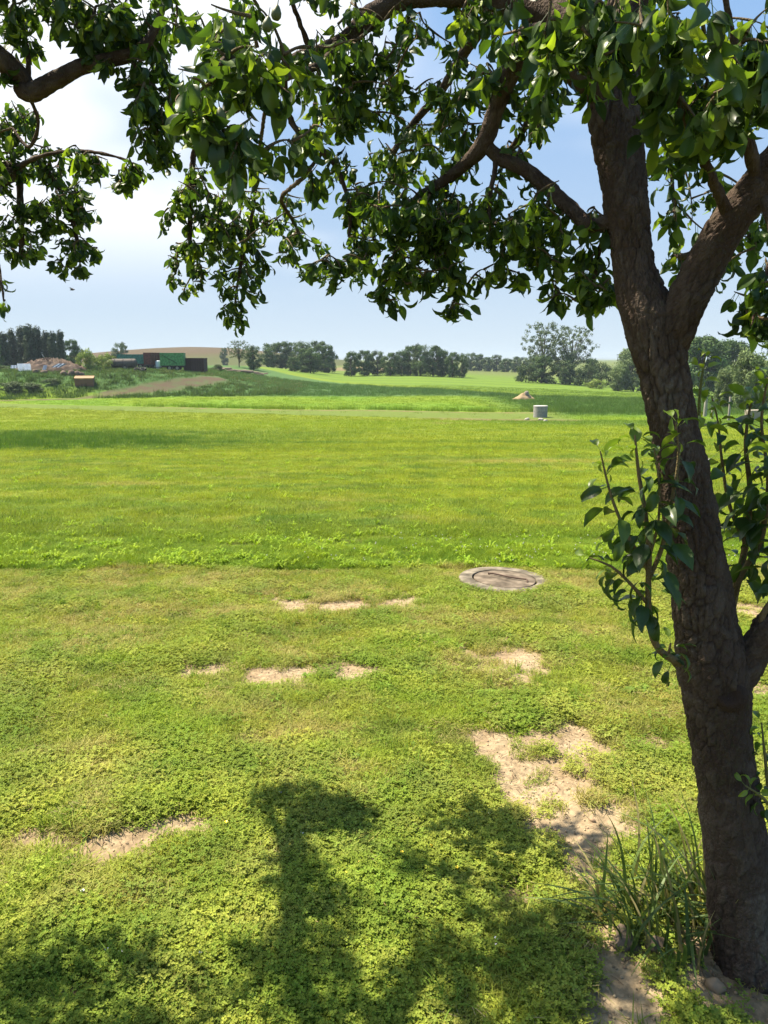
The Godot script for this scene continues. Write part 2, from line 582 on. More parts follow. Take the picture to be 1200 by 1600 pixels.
func build_grass() -> void:
	var lid_at := G(788, 911)
	var gmat := vmat(0.62, 0.22, 0.72)
	# --- the mown lawn
	var kinds := []
	for k in 4:
		kinds.append(tuft(17, 0.05, 0.018, 0.055, 1.25, 0.0040))
	var cl := []
	for k in 3:
		cl.append(clover(15, 0.055, 0.0098))
	var xs := [[], [], [], [], [], [], []]
	var cs := [[], [], [], [], [], [], []]
	for k in 105000:
		var d := sqrt(rng.randf_range(0.9 * 0.9, 7.4 * 7.4))
		if rng.randf() < 0.25:
			d = rng.randf_range(0.9, 4.0)
		var half := 0.62 * d + 0.7
		var x := rng.randf_range(-half, half)
		if d > LAWN_END + 0.06 * sin(x * 2.1):
			continue
		if Vector2(x - lid_at.x, -d - lid_at.z).length() < 0.385:
			continue
		var s := soil_at(x, -d)
		if rng.randf() < smoothstep(0.05, 0.80, s) * 1.03 - 0.012 - 0.5 * smoothstep(0.15, 0.5, n_mid.get_noise_2d(x * 4.0 + 11.0, d * 4.0)):
			continue
		var c := sward(x, d)
		var cloverness := clampf(0.40 + 2.0 * n_mid.get_noise_2d(x * 0.8 + 30.0, d * 0.8) - 0.12 * (d - 2.5) + 0.25 * (1.0 - smoothstep(1.5, 3.4, d)), 0.05, 0.72)
		var which: int
		if rng.randf() < cloverness:
			which = 4 + rng.randi() % 3
			c = c.lerp(Color(0.155, 0.245, 0.032).lerp(Color(0.34, 0.38, 0.06), clampf(0.35 + 1.5 * n_mid.get_noise_2d(x * 1.3, d * 1.3 + 80.0), 0, 1)), 0.65)
		else:
			which = rng.randi() % 4
		var sc := rng.randf_range(0.75, 1.3) * (0.75 if s > 0.2 else 1.0)
		xs[which].append(Transform3D(flat_turn(sc, sc * rng.randf_range(0.7, 1.25)), Vector3(x, ground_h(x, -d) - 0.004, -d)))
		cs[which].append(vary(c, 0.22))
	for k in 7:
		var o := scatter("lawn_grass" if k < 4 else "lawn_clover", kinds[k] if k < 4 else cl[k - 4], gmat, xs[k], cs[k])
		tag(o, "short mown grass blades of the lawn" if k < 4 else "low clover growing in the lawn", "grass" if k < 4 else "clover", "short grass of the lawn" if k < 4 else "clover of the lawn", "stuff")
	kinds = [rosette(9, 0.06, 0.017, 0.35), rosette(8, 0.042, 0.019, 0.5), tuft(22, 0.035, 0.05, 0.10, 0.9, 0.0036, 3)]
	var straw := MB.new()
	for k in 9:
		var a := rng.randf() * TAU
		var p := Vector3(rng.randf_range(-0.05, 0.05), 0.012 + 0.02 * rng.randf(), rng.randf_range(-0.05, 0.05))
		var o := Vector3(cos(a), rng.randf_range(-0.2, 0.2), sin(a)) * rng.randf_range(0.008, 0.02)
		var w := Vector3(-sin(a), 0, cos(a)) * 0.0011
		straw.quad4(p - o - w, p - o + w, p + o + w, p + o - w)
	kinds.append(straw.mesh(false))
	xs = [[], [], [], []]
	cs = [[], [], [], []]
	for k in 8000:
		var d := sqrt(rng.randf_range(0.9, 7.2 * 7.2))
		var half := 0.62 * d + 0.7
		var x := rng.randf_range(-half, half)
		if Vector2(x - lid_at.x, -d - lid_at.z).length() < 0.42:
			continue
		var s := soil_at(x, -d)
		var clump := n_mid.get_noise_2d(x * 1.5 + 60.0, d * 1.5)
		var which := rng.randi() % 4
		if s > 0.5 and (rng.randf() < 0.9 or which < 2) or which < 2 and rng.randf() > 0.16 + clump * 0.9 or which == 2 and rng.randf() > 0.4 + clump:
			continue
		var c := [Color(0.17, 0.255, 0.032), Color(0.12, 0.20, 0.03), Color(0.15, 0.23, 0.03), Color(0.36, 0.28, 0.14)][which] as Color
		var sc := rng.randf_range(0.6, 1.2)
		xs[which].append(Transform3D(flat_turn(sc, sc), Vector3(x, ground_h(x, -d), -d)))
		cs[which].append(vary(c, 0.25))
	for k in 4:
		var o := scatter(["lawn_weeds", "lawn_weeds", "lawn_tufts", "dry_clippings"][k], kinds[k], gmat, xs[k], cs[k])
		tag(o, ["broad leaved weeds among the mown grass", "broad leaved weeds among the mown grass", "taller grass tufts missed by the mower", "dry straw clippings lying on the lawn"][k], ["weeds", "weeds", "grass", "clippings"][k], "growth on the lawn" if k < 2 else "", "stuff")
	# --- taller growth beyond the mown edge, thinning with distance
	kinds = []
	for k in 3:
		kinds.append(tuft(20, 0.08, 0.06, 0.16, 0.7, 0.0052))
	for k in 2:
		kinds.append(rosette(7, 0.12, 0.026, 1.05))
	xs = [[], [], [], [], []]
	cs = [[], [], [], [], []]
	for k in 100000:
		var d := LAWN_END + (30.0 - LAWN_END) * pow(rng.randf(), 1.7)
		if k < 9000:
			d = LAWN_END + 2.4 * rng.randf()
		var half := 0.60 * d + 1.0
		var x := rng.randf_range(-half, half)
		var edge := LAWN_END + 0.06 * sin(x * 2.1) + 0.10 * rng.randfn() + 0.12 * n_mid.get_noise_2d(x * 1.5, 5.0)
		if d < edge:
			continue
		var front := 1.0 - smoothstep(0.9, 2.6, d - edge)
		var c := sward(x, d)
		var which := rng.randi() % 3
		var weedy := 0.010 + 0.055 * front * (1.0 - smoothstep(-1.0, 2.2, x)) * smoothstep(0.05, 0.4, n_mid.get_noise_2d(x * 1.4, d * 1.2)) + 0.006 * front
		if rng.randf() < weedy:
			which = 3 + rng.randi() % 2
			c = c.lerp(Color(0.22, 0.33, 0.02), 0.7)
		var sc := rng.randf_range(0.6, 1.25) * (1.0 + 0.03 * (d - 7.0)) * (0.62 + 0.12 * front)
		var sy := rng.randf_range(0.6, 1.15) * (0.36 + 0.22 * front + 0.28 * clampf(n_mid.get_noise_2d(x, d) * 2.0, -1, 1))
		xs[which].append(Transform3D(flat_turn(sc, sy if which < 3 else sc * 0.8), Vector3(x, ground_h(x, -d) - 0.01, -d)))
		cs[which].append(vary(c, 0.2))
	for k in 5:
		var o := scatter("meadow_grass" if k < 3 else "meadow_weeds", kinds[k], gmat, xs[k], cs[k])
		tag(o, "taller unmown grass beyond the edge of the lawn" if k < 3 else "bright broad leaved weeds along the unmown edge", "grass" if k < 3 else "weeds", "unmown meadow grass" if k < 3 else "weeds of the meadow edge", "stuff")
	# --- a closed sward between the strip and the far meadow
	kinds = []
	for k in 3:
		kinds.append(tuft(30, 0.17, 0.05, 0.12, 0.8, 0.0085, 1))
	xs = [[], [], []]
	cs = [[], [], []]
	for k in 85000:
		var d := 9.2 + 25.0 * pow(rng.randf(), 1.25)
		var half := 0.58 * d + 1.0
		var x := rng.randf_range(-half, half)
		var w := rng.randi() % 3
		var sc := rng.randf_range(0.7, 1.25) * (0.8 + 0.012 * d)
		var tall := rng.randf_range(0.6, 1.1) * (0.75 + 0.5 * n_mid.get_noise_2d(x * 0.8, d * 0.8))
		xs[w].append(Transform3D(flat_turn(sc, sc * tall), Vector3(x, ground_h(x, -d) - 0.012, -d)))
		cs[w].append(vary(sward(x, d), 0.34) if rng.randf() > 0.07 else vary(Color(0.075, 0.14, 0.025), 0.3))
	for k in 3:
		var o := scatter("pasture_grass", kinds[k], gmat, xs[k], cs[k])
		tag(o, "short yellow green grass of the pasture behind the manhole", "grass", "grass of the pasture", "stuff")
	# --- the far meadow
	kinds = []
	for k in 3:
		kinds.append(tuft(26, 0.40, 0.10, 0.30, 0.5, 0.022, 1))
	xs = [[], [], []]
	cs = [[], [], []]
	for k in 60000:
		var d := 26.0 * pow(150.0 / 26.0, rng.randf())
		var half := 0.58 * d + 2.0
		var x := rng.randf_range(-half, half)
		if rng.randf() < track_at(x, d) * 0.97 or rng.randf() < lane_at(x, d):
			continue
		var c := sward(x, d)
		var sc := rng.randf_range(0.7, 1.2) * (0.7 + d / 120.0)
		var tall := 0.35 + 0.75 * smoothstep(0.13, 0.07, c.r) + 0.6 * clampf(n_mid.get_noise_2d(x, d), 0, 1)
		# the little bank along the track's upper side is overgrown
		var bank := absf(d - (80.0 - 0.3 * x + 0.6))
		if bank < 1.0 and x > -30.0 and x < 30.0:
			tall = 1.7
		var w := rng.randi() % 3
		xs[w].append(Transform3D(flat_turn(sc, sc * tall), Vector3(x, ground_h(x, -d) - 0.02, -d)))
		cs[w].append(vary(c, 0.16))
	for k in 3:
		var o := scatter("field_grass", kinds[k], gmat, xs[k], cs[k])
		tag(o, "grass of the wide meadow down to the tree lines", "grass", "grass of the far meadow", "stuff")


# ---------------------------------------------------------------- pear trees
var leaf_mesh := []
var leaf_mats := []
var leaf_many: StandardMaterial3D
var bark: StandardMaterial3D


func make_leaf(curl: float, fold: float, twist: float, width: float, across := 2) -> ArrayMesh:   # 1 long from stalk end to tip, along +Y
	var mb := MB.new()
	var ts := [0.0, 0.10, 0.25, 0.42, 0.60, 0.77, 0.90, 1.0]
	var ws := [0.05, 0.55, 0.90, 1.0, 0.84, 0.52, 0.22, 0.0]
	var stalk := 0.42
	var sc := Color(1.5, 1.25, 1.0)
	var a0 := mb.vert(Vector3(-0.012, -stalk, 0.06), sc)
	var b0 := mb.vert(Vector3(0.012, -stalk, 0.06), sc)
	var a1 := mb.vert(Vector3(-0.016, 0, 0), sc)
	var b1 := mb.vert(Vector3(0.016, 0, 0), sc)
	mb.quad(a0, b0, b1, a1)
	var ang := 0.0
	var p := Vector3.ZERO
	var prev := []
	for k in ts.size():
		var t: float = ts[k]
		if k > 0:
			ang = -curl * (0.35 * t + 0.65 * t * t)
			p += Vector3(0, cos(ang), sin(ang)) * (t - ts[k - 1])
		var up := Vector3(0, -sin(ang), cos(ang))
		var sd := Vector3.RIGHT.rotated(Vector3(0, cos(ang), sin(ang)), twist * t)
		up = up.rotated(Vector3(0, cos(ang), sin(ang)), twist * t)
		var w: float = width * 0.5 * ws[k]
		var row := []
		for j in range(-across, across + 1):
			var e := float(j) / across
			row.append(mb.vert(p + sd * w * e + up * (absf(e) * fold * w - 0.25 * fold * w * e * e + 0.10 * w * sin(t * 17.0 + j) * absf(e)), Color.WHITE))
		if k > 0:
			for j in across * 2:
				mb.quad(prev[j], prev[j + 1], row[j + 1], row[j])
		prev = row
	return mb.mesh(true)


func catmull(pts: Array, step: float) -> Array:
	var out := []
	for k in pts.size() - 1:
		var a = pts[maxi(k - 1, 0)]
		var b = pts[k]
		var c = pts[k + 1]
		var d = pts[mini(k + 2, pts.size() - 1)]
		var len3: float = Vector3(b.x, b.y, b.z).distance_to(Vector3(c.x, c.y, c.z))
		var n := maxi(2, int(len3 / step))
		for j in n:
			var t := float(j) / n
			out.append(0.5 * ((2.0 * b) + (c - a) * t + (2.0 * a - 5.0 * b + 4.0 * c - d) * t * t + (3.0 * b - a - 3.0 * c + d) * t * t * t))
	out.append(pts[-1])
	return out


# px_pts: [px, py, distance, radius in photo pixels]; gives Vector4(x, y, z, radius)
func limb(px_pts: Array) -> Array:
	var out := []
	for q in px_pts:
		var p := P(q[0], q[1], q[2])
		out.append(Vector4(p.x, p.y, p.z, q[3] / F * view_depth(p)))
	return out


func bark_color(p: Vector3, crack: float) -> Color:
	var a := n_mid.get_noise_3d(p.x * 3.0, p.y * 1.4, p.z * 3.0)
	var b := n_fine.get_noise_3d(p.x * 14.0, p.y * 9.0, p.z * 14.0)
	var c := Color(0.056, 0.038, 0.028).lerp(Color(0.098, 0.071, 0.053), clampf(0.5 + a * 1.2, 0, 1))
	c = c.lerp(Color(0.14, 0.122, 0.095), smoothstep(0.25, 0.6, b * 0.7 + a * 0.9) * 0.75)        # lichen flecks
	c = c.lerp(Color(0.06, 0.065, 0.03), smoothstep(0.25, 0.5, -b - a * 0.3) * 0.4)    # algae
	return c.lerp(Color(0.026, 0.018, 0.014), clampf(crack, 0, 1) * 0.75)


func bark_tube(path: Array, sides: int, step: float, rough: float) -> ArrayMesh:
	var mb := MB.new()
	var q := catmull(path, step)
	var nrm := Vector3.ZERO
	for k in q.size():
		var c := Vector3(q[k].x, q[k].y, q[k].z)
		var qa = q[maxi(k - 1, 0)]
		var qb = q[mini(k + 1, q.size() - 1)]
		var t := (Vector3(qb.x, qb.y, qb.z) - Vector3(qa.x, qa.y, qa.z)).normalized()
		nrm = t.cross(Vector3(0.31, 0.2, 0.93)).normalized() if k == 0 else (nrm - t * nrm.dot(t)).normalized()
		var b := t.cross(nrm)
		var r: float = q[k].w
		for s in sides:
			var a := TAU * s / sides
			var o := nrm * cos(a) + b * sin(a)
			var p := c + o * r
			var wx := p + Vector3(n_fine.get_noise_3dv(p * 1.6), n_fine.get_noise_3dv(p * 1.6 + Vector3(9, 0, 0)) * 2.0, 0) * 0.016
			var cell := n_cell.get_noise_3d(wx.x * 36.0, wx.y * 19.0, wx.z * 36.0) + 1.0
			var fine := n_cell.get_noise_3d(wx.x * 88.0 + 5.0, wx.y * 52.0, wx.z * 88.0) + 1.0
			var plate := n_plate.get_noise_3d(wx.x * 36.0, wx.y * 19.0, wx.z * 36.0)
			var crack := (1.0 - smoothstep(0.01, 0.17, cell)) * clampf(0.65 + n_mid.get_noise_3d(p.x * 5.0, p.y * 3.0, p.z * 5.0) * 1.3, 0.4, 1.0)
			crack = maxf(crack, 0.5 * (1.0 - smoothstep(0.0, 0.14, fine)))
			var lump := n_lump.get_noise_3dv(p)
			var disp := rough * (0.0085 * lump * minf(r / 0.08, 1.3) - 0.0068 * crack + 0.0022 * plate + 0.0030 * n_fine.get_noise_3dv(p * 6.0) + 0.0016 * n_fine.get_noise_3dv(p * 15.0))
			mb.vert(p + o * disp, bark_color(p, crack).lerp(Color(0.115, 0.09, 0.07) if plate > 0.0 else Color(0.055, 0.038, 0.028), absf(plate) * 0.4))
		if k > 0:
			var at := (k - 1) * sides
			for s in sides:
				var s2 := (s + 1) % sides
				mb.quad(at + s, at + sides + s, at + sides + s2, at + s2)
	var last := (q.size() - 1) * sides
	var e := mb.vert(Vector3(q[-1].x, q[-1].y, q[-1].z), Color(0.12, 0.09, 0.06))
	for s in sides:
		mb.tri(last + s, e, last + (s + 1) % sides)
	return mb.mesh(true)


# the wood of one crown: nodes that twigs can start from
class Crown:
	var nodes := PackedVector3Array()
	var twigs := MB.new()
	var leaves := []           # [Transform3D, Color, size on the picture]

	func nearest(p: Vector3) -> Vector3:
		var best := 1e9
		var at := Vector3.ZERO
		for q in nodes:
			var s := q.distance_squared_to(p)
			if s < best:
				best = s
				at = q
		return at


func add_branch(crown: Crown, path: Array, parent: Node, sides := 20, step := 0.016) -> void:
	piece("branch", bark_tube(path, sides, step, 0.55), bark, parent)
	for q in catmull(path, 0.05):
		crown.nodes.append(Vector3(q.x, q.y, q.z))


func leaf_xf(at: Vector3, axis: Vector3, face: Vector3, size: float) -> Transform3D:
	var y := axis.normalized()
	var z := (face - y * face.dot(y)).normalized()
	var x := y.cross(z)
	return Transform3D(Basis(x, y, z).scaled_local(Vector3.ONE * size), at + y * size * 0.42)


func leaf_color(young: float) -> Color:
	var old := Color(0.030, 0.060, 0.018).lerp(Color(0.078, 0.142, 0.024), rng.randf())
	return vary(old.lerp(Color(0.26, 0.37, 0.04), young), 0.15)


func grow(crown: Crown, centre: Vector3, rx: float, ry: float, rz: float, count: int, size: float, droop := 0.8, young := 0.12) -> void:
	var per := 9
	var ends := []
	for k in maxi(1, int(float(count) / per)):
		var o := Vector3(rng.randfn(), rng.randfn(), rng.randfn()).normalized() * pow(rng.randf(), 0.36)
		ends.append(centre + Vector3(o.x * rx, o.y * ry, o.z * rz))
	var hub := crown.nearest(centre)
	ends.sort_custom(func(a, b): return a.distance_squared_to(hub) < b.distance_squared_to(hub))
	for e in ends:
		var start := crown.nearest(e)
		var dist: float = start.distance_to(e)
		var pts := []
		var rads := []
		var mid: Vector3 = (start + e) * 0.5 + Vector3(rng.randfn(), rng.randfn() + 0.6, rng.randfn()) * dist * 0.12
		var n := 7
		for j in n:
			var t := float(j) / (n - 1)
			pts.append(start * (1 - t) * (1 - t) + mid * 2.0 * t * (1 - t) + e * t * t)
			rads.append(lerpf(0.0042 if dist < 0.4 else 0.006, 0.0014, t))
			if j > 1:
				crown.nodes.append(pts[-1])
		crown.twigs.tube(pts, rads, 5, Color(0.13, 0.10, 0.06))
		var run := maxf(0.3, minf(1.0, 0.26 / maxf(dist, 0.01)))
		for j in per + rng.randi_range(-2, 3):
			var t := 1.0 - run * rng.randf()
			var at: Vector3 = start * (1 - t) * (1 - t) + mid * 2.0 * t * (1 - t) + e * t * t
			var along: Vector3 = (e - mid).normalized()
			var axis := along * 0.35 + Vector3(rng.randfn(), rng.randfn() * 0.6, rng.randfn()) * 0.75 + Vector3.DOWN * droop
			var sz := size * rng.randf_range(0.45, 1.2)
			var yng := rng.randf_range(0.3, 1.0) if rng.randf() < young else 0.0
			var face := Vector3(rng.randfn(), rng.randfn() + 0.5, rng.randfn())
			crown.leaves.append([leaf_xf(at, axis, face, sz), leaf_color(yng), 0.0, yng])


func flush_leaves(crown: Crown, parent: Node, singles: int, label: String) -> void:
	for l in crown.leaves:
		var at: Vector3 = l[0].origin
		var q := to_px(at)
		var dep := view_depth(at)
		if q.x > -20 and q.x < 1220 and q.y > -20 and q.y < 1620 and dep > 0.3:
			l[2] = l[0].basis.y.length() / dep
	crown.leaves.sort_custom(func(a, b): return a[2] > b[2])
	var xs := [[], [], [], [], []]
	var cs := [[], [], [], [], []]
	for k in crown.leaves.size():
		var l = crown.leaves[k]
		var kind := rng.randi() % 5
		if k < singles and l[2] > 0.0:
			numbered_piece("leaf", k, leaf_mesh[kind], leaf_mats[6 if l[3] > 0.75 else (5 if l[3] > 0.3 else rng.randi() % 5)], parent, l[0])
		else:
			xs[kind].append(l[0])
			cs[kind].append(l[1])
	for k in 5:
		if xs[k].size():
			scatter("foliage", leaf_mesh[k], leaf_many, xs[k], cs[k], parent)
	if crown.twigs.v.size():
		var o := piece("twigs", crown.twigs.mesh(true), bark, parent)
		o.set_meta("kind", "stuff")


func prepare_leaves() -> void:
	for a in [[1.1, 0.5, 0.25, 0.43], [1.9, 0.7, -0.3, 0.39], [0.6, 0.4, 0.2, 0.50], [2.6, 0.8, 0.4, 0.36], [1.4, 0.3, -0.6, 0.44]]:
		leaf_mesh.append(make_leaf(a[0], a[1], a[2], a[3]))
	leaf_many = vmat(0.42, 0.42, 0.95, Color(0.95, 1, 0.35))
	for k in 7:
		var m := vmat(0.36, 0.5, 0.95, Color(0.95, 1, 0.35))
		var c: Color = [Color(0.047, 0.086, 0.021), Color(0.056, 0.104, 0.023), Color(0.066, 0.12, 0.025), Color(0.042, 0.08, 0.022), Color(0.076, 0.136, 0.027), Color(0.14, 0.22, 0.034), Color(0.24, 0.32, 0.04)][k]
		m.albedo_color = c.linear_to_srgb()
		leaf_mats.append(m)
	bark = vmat(0.9, 0.25)
	bark.heightmap_enabled = true
	bark.heightmap_texture = noise_tex(0.05, FastNoiseLite.TYPE_SIMPLEX, 0.0, 1.0, 512, 5)
	bark.heightmap_scale = 0.5
	bark.uv1_triplanar = true
	bark.uv1_world_triplanar = true
	bark.uv1_scale = Vector3(5, 3, 5)


func shoot(tree: Node, path: Array, leaves: int, size: float, young: float, from := 0.15, bare := false) -> void:
	var pts := catmull(limb(path), 0.02)
	var mb := MB.new()
	var ps := []
	var rs := []
	for q in pts:
		ps.append(Vector3(q.x, q.y, q.z))
		rs.append(q.w * 0.72)
	mb.tube(ps, rs, 8, Color(0.16, 0.115, 0.06).lerp(Color(0.2, 0.26, 0.07), young * 0.6))
	var o := piece("shoot", mb.mesh(true), bark, tree)
	leaves = int(leaves * 1.55)
	for k in leaves:
		var t := from + (1.0 - from) * (k + rng.randf() * 0.6) / leaves
		var n := clampi(int(t * (ps.size() - 1)), 0, ps.size() - 2)
		var dir: Vector3 = (ps[n + 1] - ps[n]).normalized()
		var ang := k * 2.4 + rng.randf_range(-0.4, 0.4)
		var side := dir.cross(Vector3(cos(ang), 0.2, sin(ang))).normalized()
		var tipness := smoothstep(0.7, 1.0, t)
		var axis := side * 0.9 + dir * (0.25 + 0.6 * tipness) + Vector3.DOWN * (0.55 * (1.0 - tipness)) + Vector3(rng.randfn(), rng.randfn(), rng.randfn()) * 0.22
		var sz := size * rng.randf_range(0.75, 1.15) * (1.0 - 0.3 * tipness)
		var y := young + 0.5 * tipness
		numbered_piece("leaf", k, leaf_mesh[rng.randi() % 5], leaf_mats[6 if y > 0.72 else (5 if y > 0.45 else rng.randi() % 5)], o, leaf_xf(ps[n], axis, Vector3(rng.randfn() * 0.5, 1.0, rng.randfn() * 0.5) + side * 0.3, sz))
	for k in 5:
		var dir: Vector3 = (ps[-1] - ps[-3]).normalized()
		var side := dir.cross(Vector3(cos(k * 1.9), 0.3, sin(k * 1.9))).normalized()
		numbered_piece("leaf", leaves + k, leaf_mesh[k], leaf_mats[6 if k > 2 or young > 0.5 else 5], o, leaf_xf(ps[-1 - k], dir * (0.9 if k > 2 else 0.4) + side * 0.6, dir + side, size * (0.72 - 0.08 * k)))


func build_pear() -> void:
	var base := G(1178, 1490)
	var tree := thing("pear_tree", "old leaning pear tree with cracked dark bark standing close by on the right", "tree")
	var D := 2.0
	var trunk := limb([[1190, 1560, 1.98, 96.0], [1183, 1485, 1.98, 70.0], [1160, 1400, 1.99, 53.0], [1146, 1300, 2.0, 47.4], [1132, 1200, 2.0, 46.5], [1122, 1120, 2.0, 48.4], [1116, 1050, 2.0, 53.9], [1105, 990, 2.0, 49.3], [1092, 900, 2.0, 44.6], [1077, 800, 2.0, 41.4], [1060, 700, 2.0, 37.2], [1040, 600, 2.0, 37.2], [1030, 550, 2.0, 40.0], [1018, 505, 2.01, 42.8], [1002, 460, 2.03, 37.2], [988, 400, 2.05, 31.6], [980, 330, 2.07, 32.6], [972, 260, 2.1, 35.3], [964, 190, 2.12, 40.9], [962, 120, 2.15, 40.0], [975, 40, 2.2, 33.5], [990, -60, 2.25, 27.9], [1000, -180, 2.3, 22.3], [985, -330, 2.35, 14.0]])
	var b := piece("trunk", bark_tube(trunk, 132, 0.0062, 1.0), bark, tree)
	var right := limb([[1030, 640, 2.02, 16], [1034, 575, 2.02, 27], [1048, 525, 1.99, 32], [1073, 470, 1.96, 32], [1109, 400, 1.93, 30], [1145, 340, 1.9, 29], [1189, 285, 1.87, 28], [1240, 215, 1.83, 26], [1330, 110, 1.8, 29], [1400, -40, 1.8, 22], [1440, -250, 1.8, 14]])
	piece("limb", bark_tube(right, 96, 0.0065, 0.9), bark, tree)
	# the cut stub low on the right
	piece("stub", bark_tube(limb([[1120, 1090, 2.0, 34], [1160, 1045, 1.98, 29], [1186, 1008, 1.96, 24], [1204, 980, 1.95, 26], [1214, 962, 1.95, 16]]), 56, 0.008, 1.2), bark, tree)
	var knot := MB.new()
	knot.lathe([Vector2(0.0, -0.006), Vector2(0.014, -0.004), Vector2(0.026, 0.004), Vector2(0.037, 0.001), Vector2(0.048, -0.02)], 20, Color(0.045, 0.03, 0.022))
	var kp := P(1140, 1086, 1.902)
	piece("knot", knot.mesh(true), bark, tree, Transform3D(Basis.looking_at((kp - Vector3(0, EYE, 0)).normalized()) * Basis(Vector3.RIGHT, PI / 2), kp))
	var cr := Crown.new()
	# boughs: [px, py, distance, radius px]
	var boughs := [
		[[965, 90, 2.15, 32], [930, 60, 2.2, 26], [870, 25, 2.3, 24], [800, 0, 2.4, 21], [720, -8, 2.45, 18], [640, -4, 2.5, 16], [580, 25, 2.5, 17], [545, 60, 2.48, 14], [500, 80, 2.45, 10], [455, 95, 2.4, 8], [420, 130, 2.35, 6]],
		[[960, 150, 2.12, 30], [905, 115, 2.1, 22], [860, 75, 2.1, 20], [825, 60, 2.15, 20], [800, 105, 2.2, 18], [778, 160, 2.25, 15], [757, 222, 2.3, 14], [725, 258, 2.35, 10], [690, 285, 2.4, 8.5], [655, 308, 2.42, 7], [630, 335, 2.45, 6], [622, 390, 2.45, 4]],
		[[965, 345, 2.07, 15], [925, 352, 2.12, 11], [890, 325, 2.2, 12], [855, 292, 2.25, 12], [815, 262, 2.28, 11], [780, 246, 2.3, 11], [757, 224, 2.3, 11]],
		[[862, 305, 2.24, 5], [850, 332, 2.26, 5], [820, 340, 2.3, 5], [785, 350, 2.35, 3.5], [745, 345, 2.4, 3]],
		[[775, 245, 2.3, 5], [772, 275, 2.28, 4], [764, 310, 2.28, 4], [766, 350, 2.28, 3]],
		[[440, 110, 2.4, 7], [455, 190, 2.5, 5], [480, 215, 2.5, 5], [505, 236, 2.5, 5], [530, 270, 2.5, 4.5], [546, 325, 2.5, 4], [545, 370, 2.5, 3]],
		[[545, 60, 2.48, 9], [500, 100, 2.3, 7], [440, 120, 2.0, 7], [390, 110, 1.75, 6], [355, 90, 1.6, 5], [330, 130, 1.58, 4]],
		[[420, 130, 2.35, 6], [370, 170, 2.8, 6], [330, 190, 3.1, 6], [305, 230, 3.3, 5], [299, 300, 3.3, 5], [297, 370, 3.3, 4], [300, 430, 3.3, 2.5]],
		[[420, 130, 2.35, 4], [405, 240, 3.1, 3], [395, 330, 3.3, 3], [375, 420, 3.3, 3], [366, 490, 3.3, 2]],
		[[485, 80, 2.45, 6], [470, 40, 2.4, 4], [455, 0, 2.35, 4], [440, -60, 2.3, 3]],
		[[505, 236, 2.5, 4], [470, 280, 2.55, 3.5], [440, 310, 3.0, 3.5], [455, 340, 3.2, 3], [470, 370, 3.3, 2.5]],
		[[690, 285, 2.4, 5], [665, 330, 2.5, 4], [690, 375, 2.5, 4], [705, 420, 2.5, 3], [710, 470, 2.5, 2]],
		[[972, 318, 2.08, 7], [935, 395, 2.2, 5], [925, 450, 2.25, 4], [900, 470, 2.3, 3]],
		[[1140, 340, 1.9, 10], [1100, 250, 1.75, 8], [1060, 150, 1.6, 6], [1030, 60, 1.5, 5]],
		[[1185, 285, 1.87, 12], [1160, 180, 1.75, 8], [1150, 80, 1.65, 6], [1130, -20, 1.6, 5]],
		[[1125, 370, 1.9, 8], [1060, 400, 2.2, 5], [1055, 330, 2.3, 4], [1048, 260, 2.4, 3]],
		[[1185, 285, 1.87, 9], [1210, 380, 1.8, 6], [1190, 450, 1.8, 4], [1175, 510, 1.8, 3]],
		[[800, 0, 2.4, 14], [740, 60, 2.7, 10], [690, 140, 2.9, 7], [640, 200, 3.0, 5], [600, 260, 3.05, 4]],
		[[870, 25, 2.3, 12], [845, 130, 2.5, 7], [820, 200, 2.6, 5], [795, 235, 2.65, 3]],
		# boughs of the upper crown, above the picture
		[[985, -40, 2.25, 22], [850, -170, 2.5, 18], [680, -260, 2.8, 13], [500, -300, 3.1, 9], [350, -280, 3.3, 6]],
		[[990, -70, 2.25, 20], [1010, -220, 2.7, 15], [930, -300, 3.2, 11], [800, -330, 3.6, 7]],
		[[1000, -150, 2.3, 18], [880, -300, 1.9, 14], [700, -420, 1.6, 9], [500, -450, 1.5, 6]],
		[[1330, 110, 1.8, 16], [1300, -60, 2.3, 12], [1240, -180, 2.8, 8]]]
	for bo in boughs:
		add_branch(cr, limb(bo), tree, 22 if bo[0][3] > 9 else 12, 0.012)
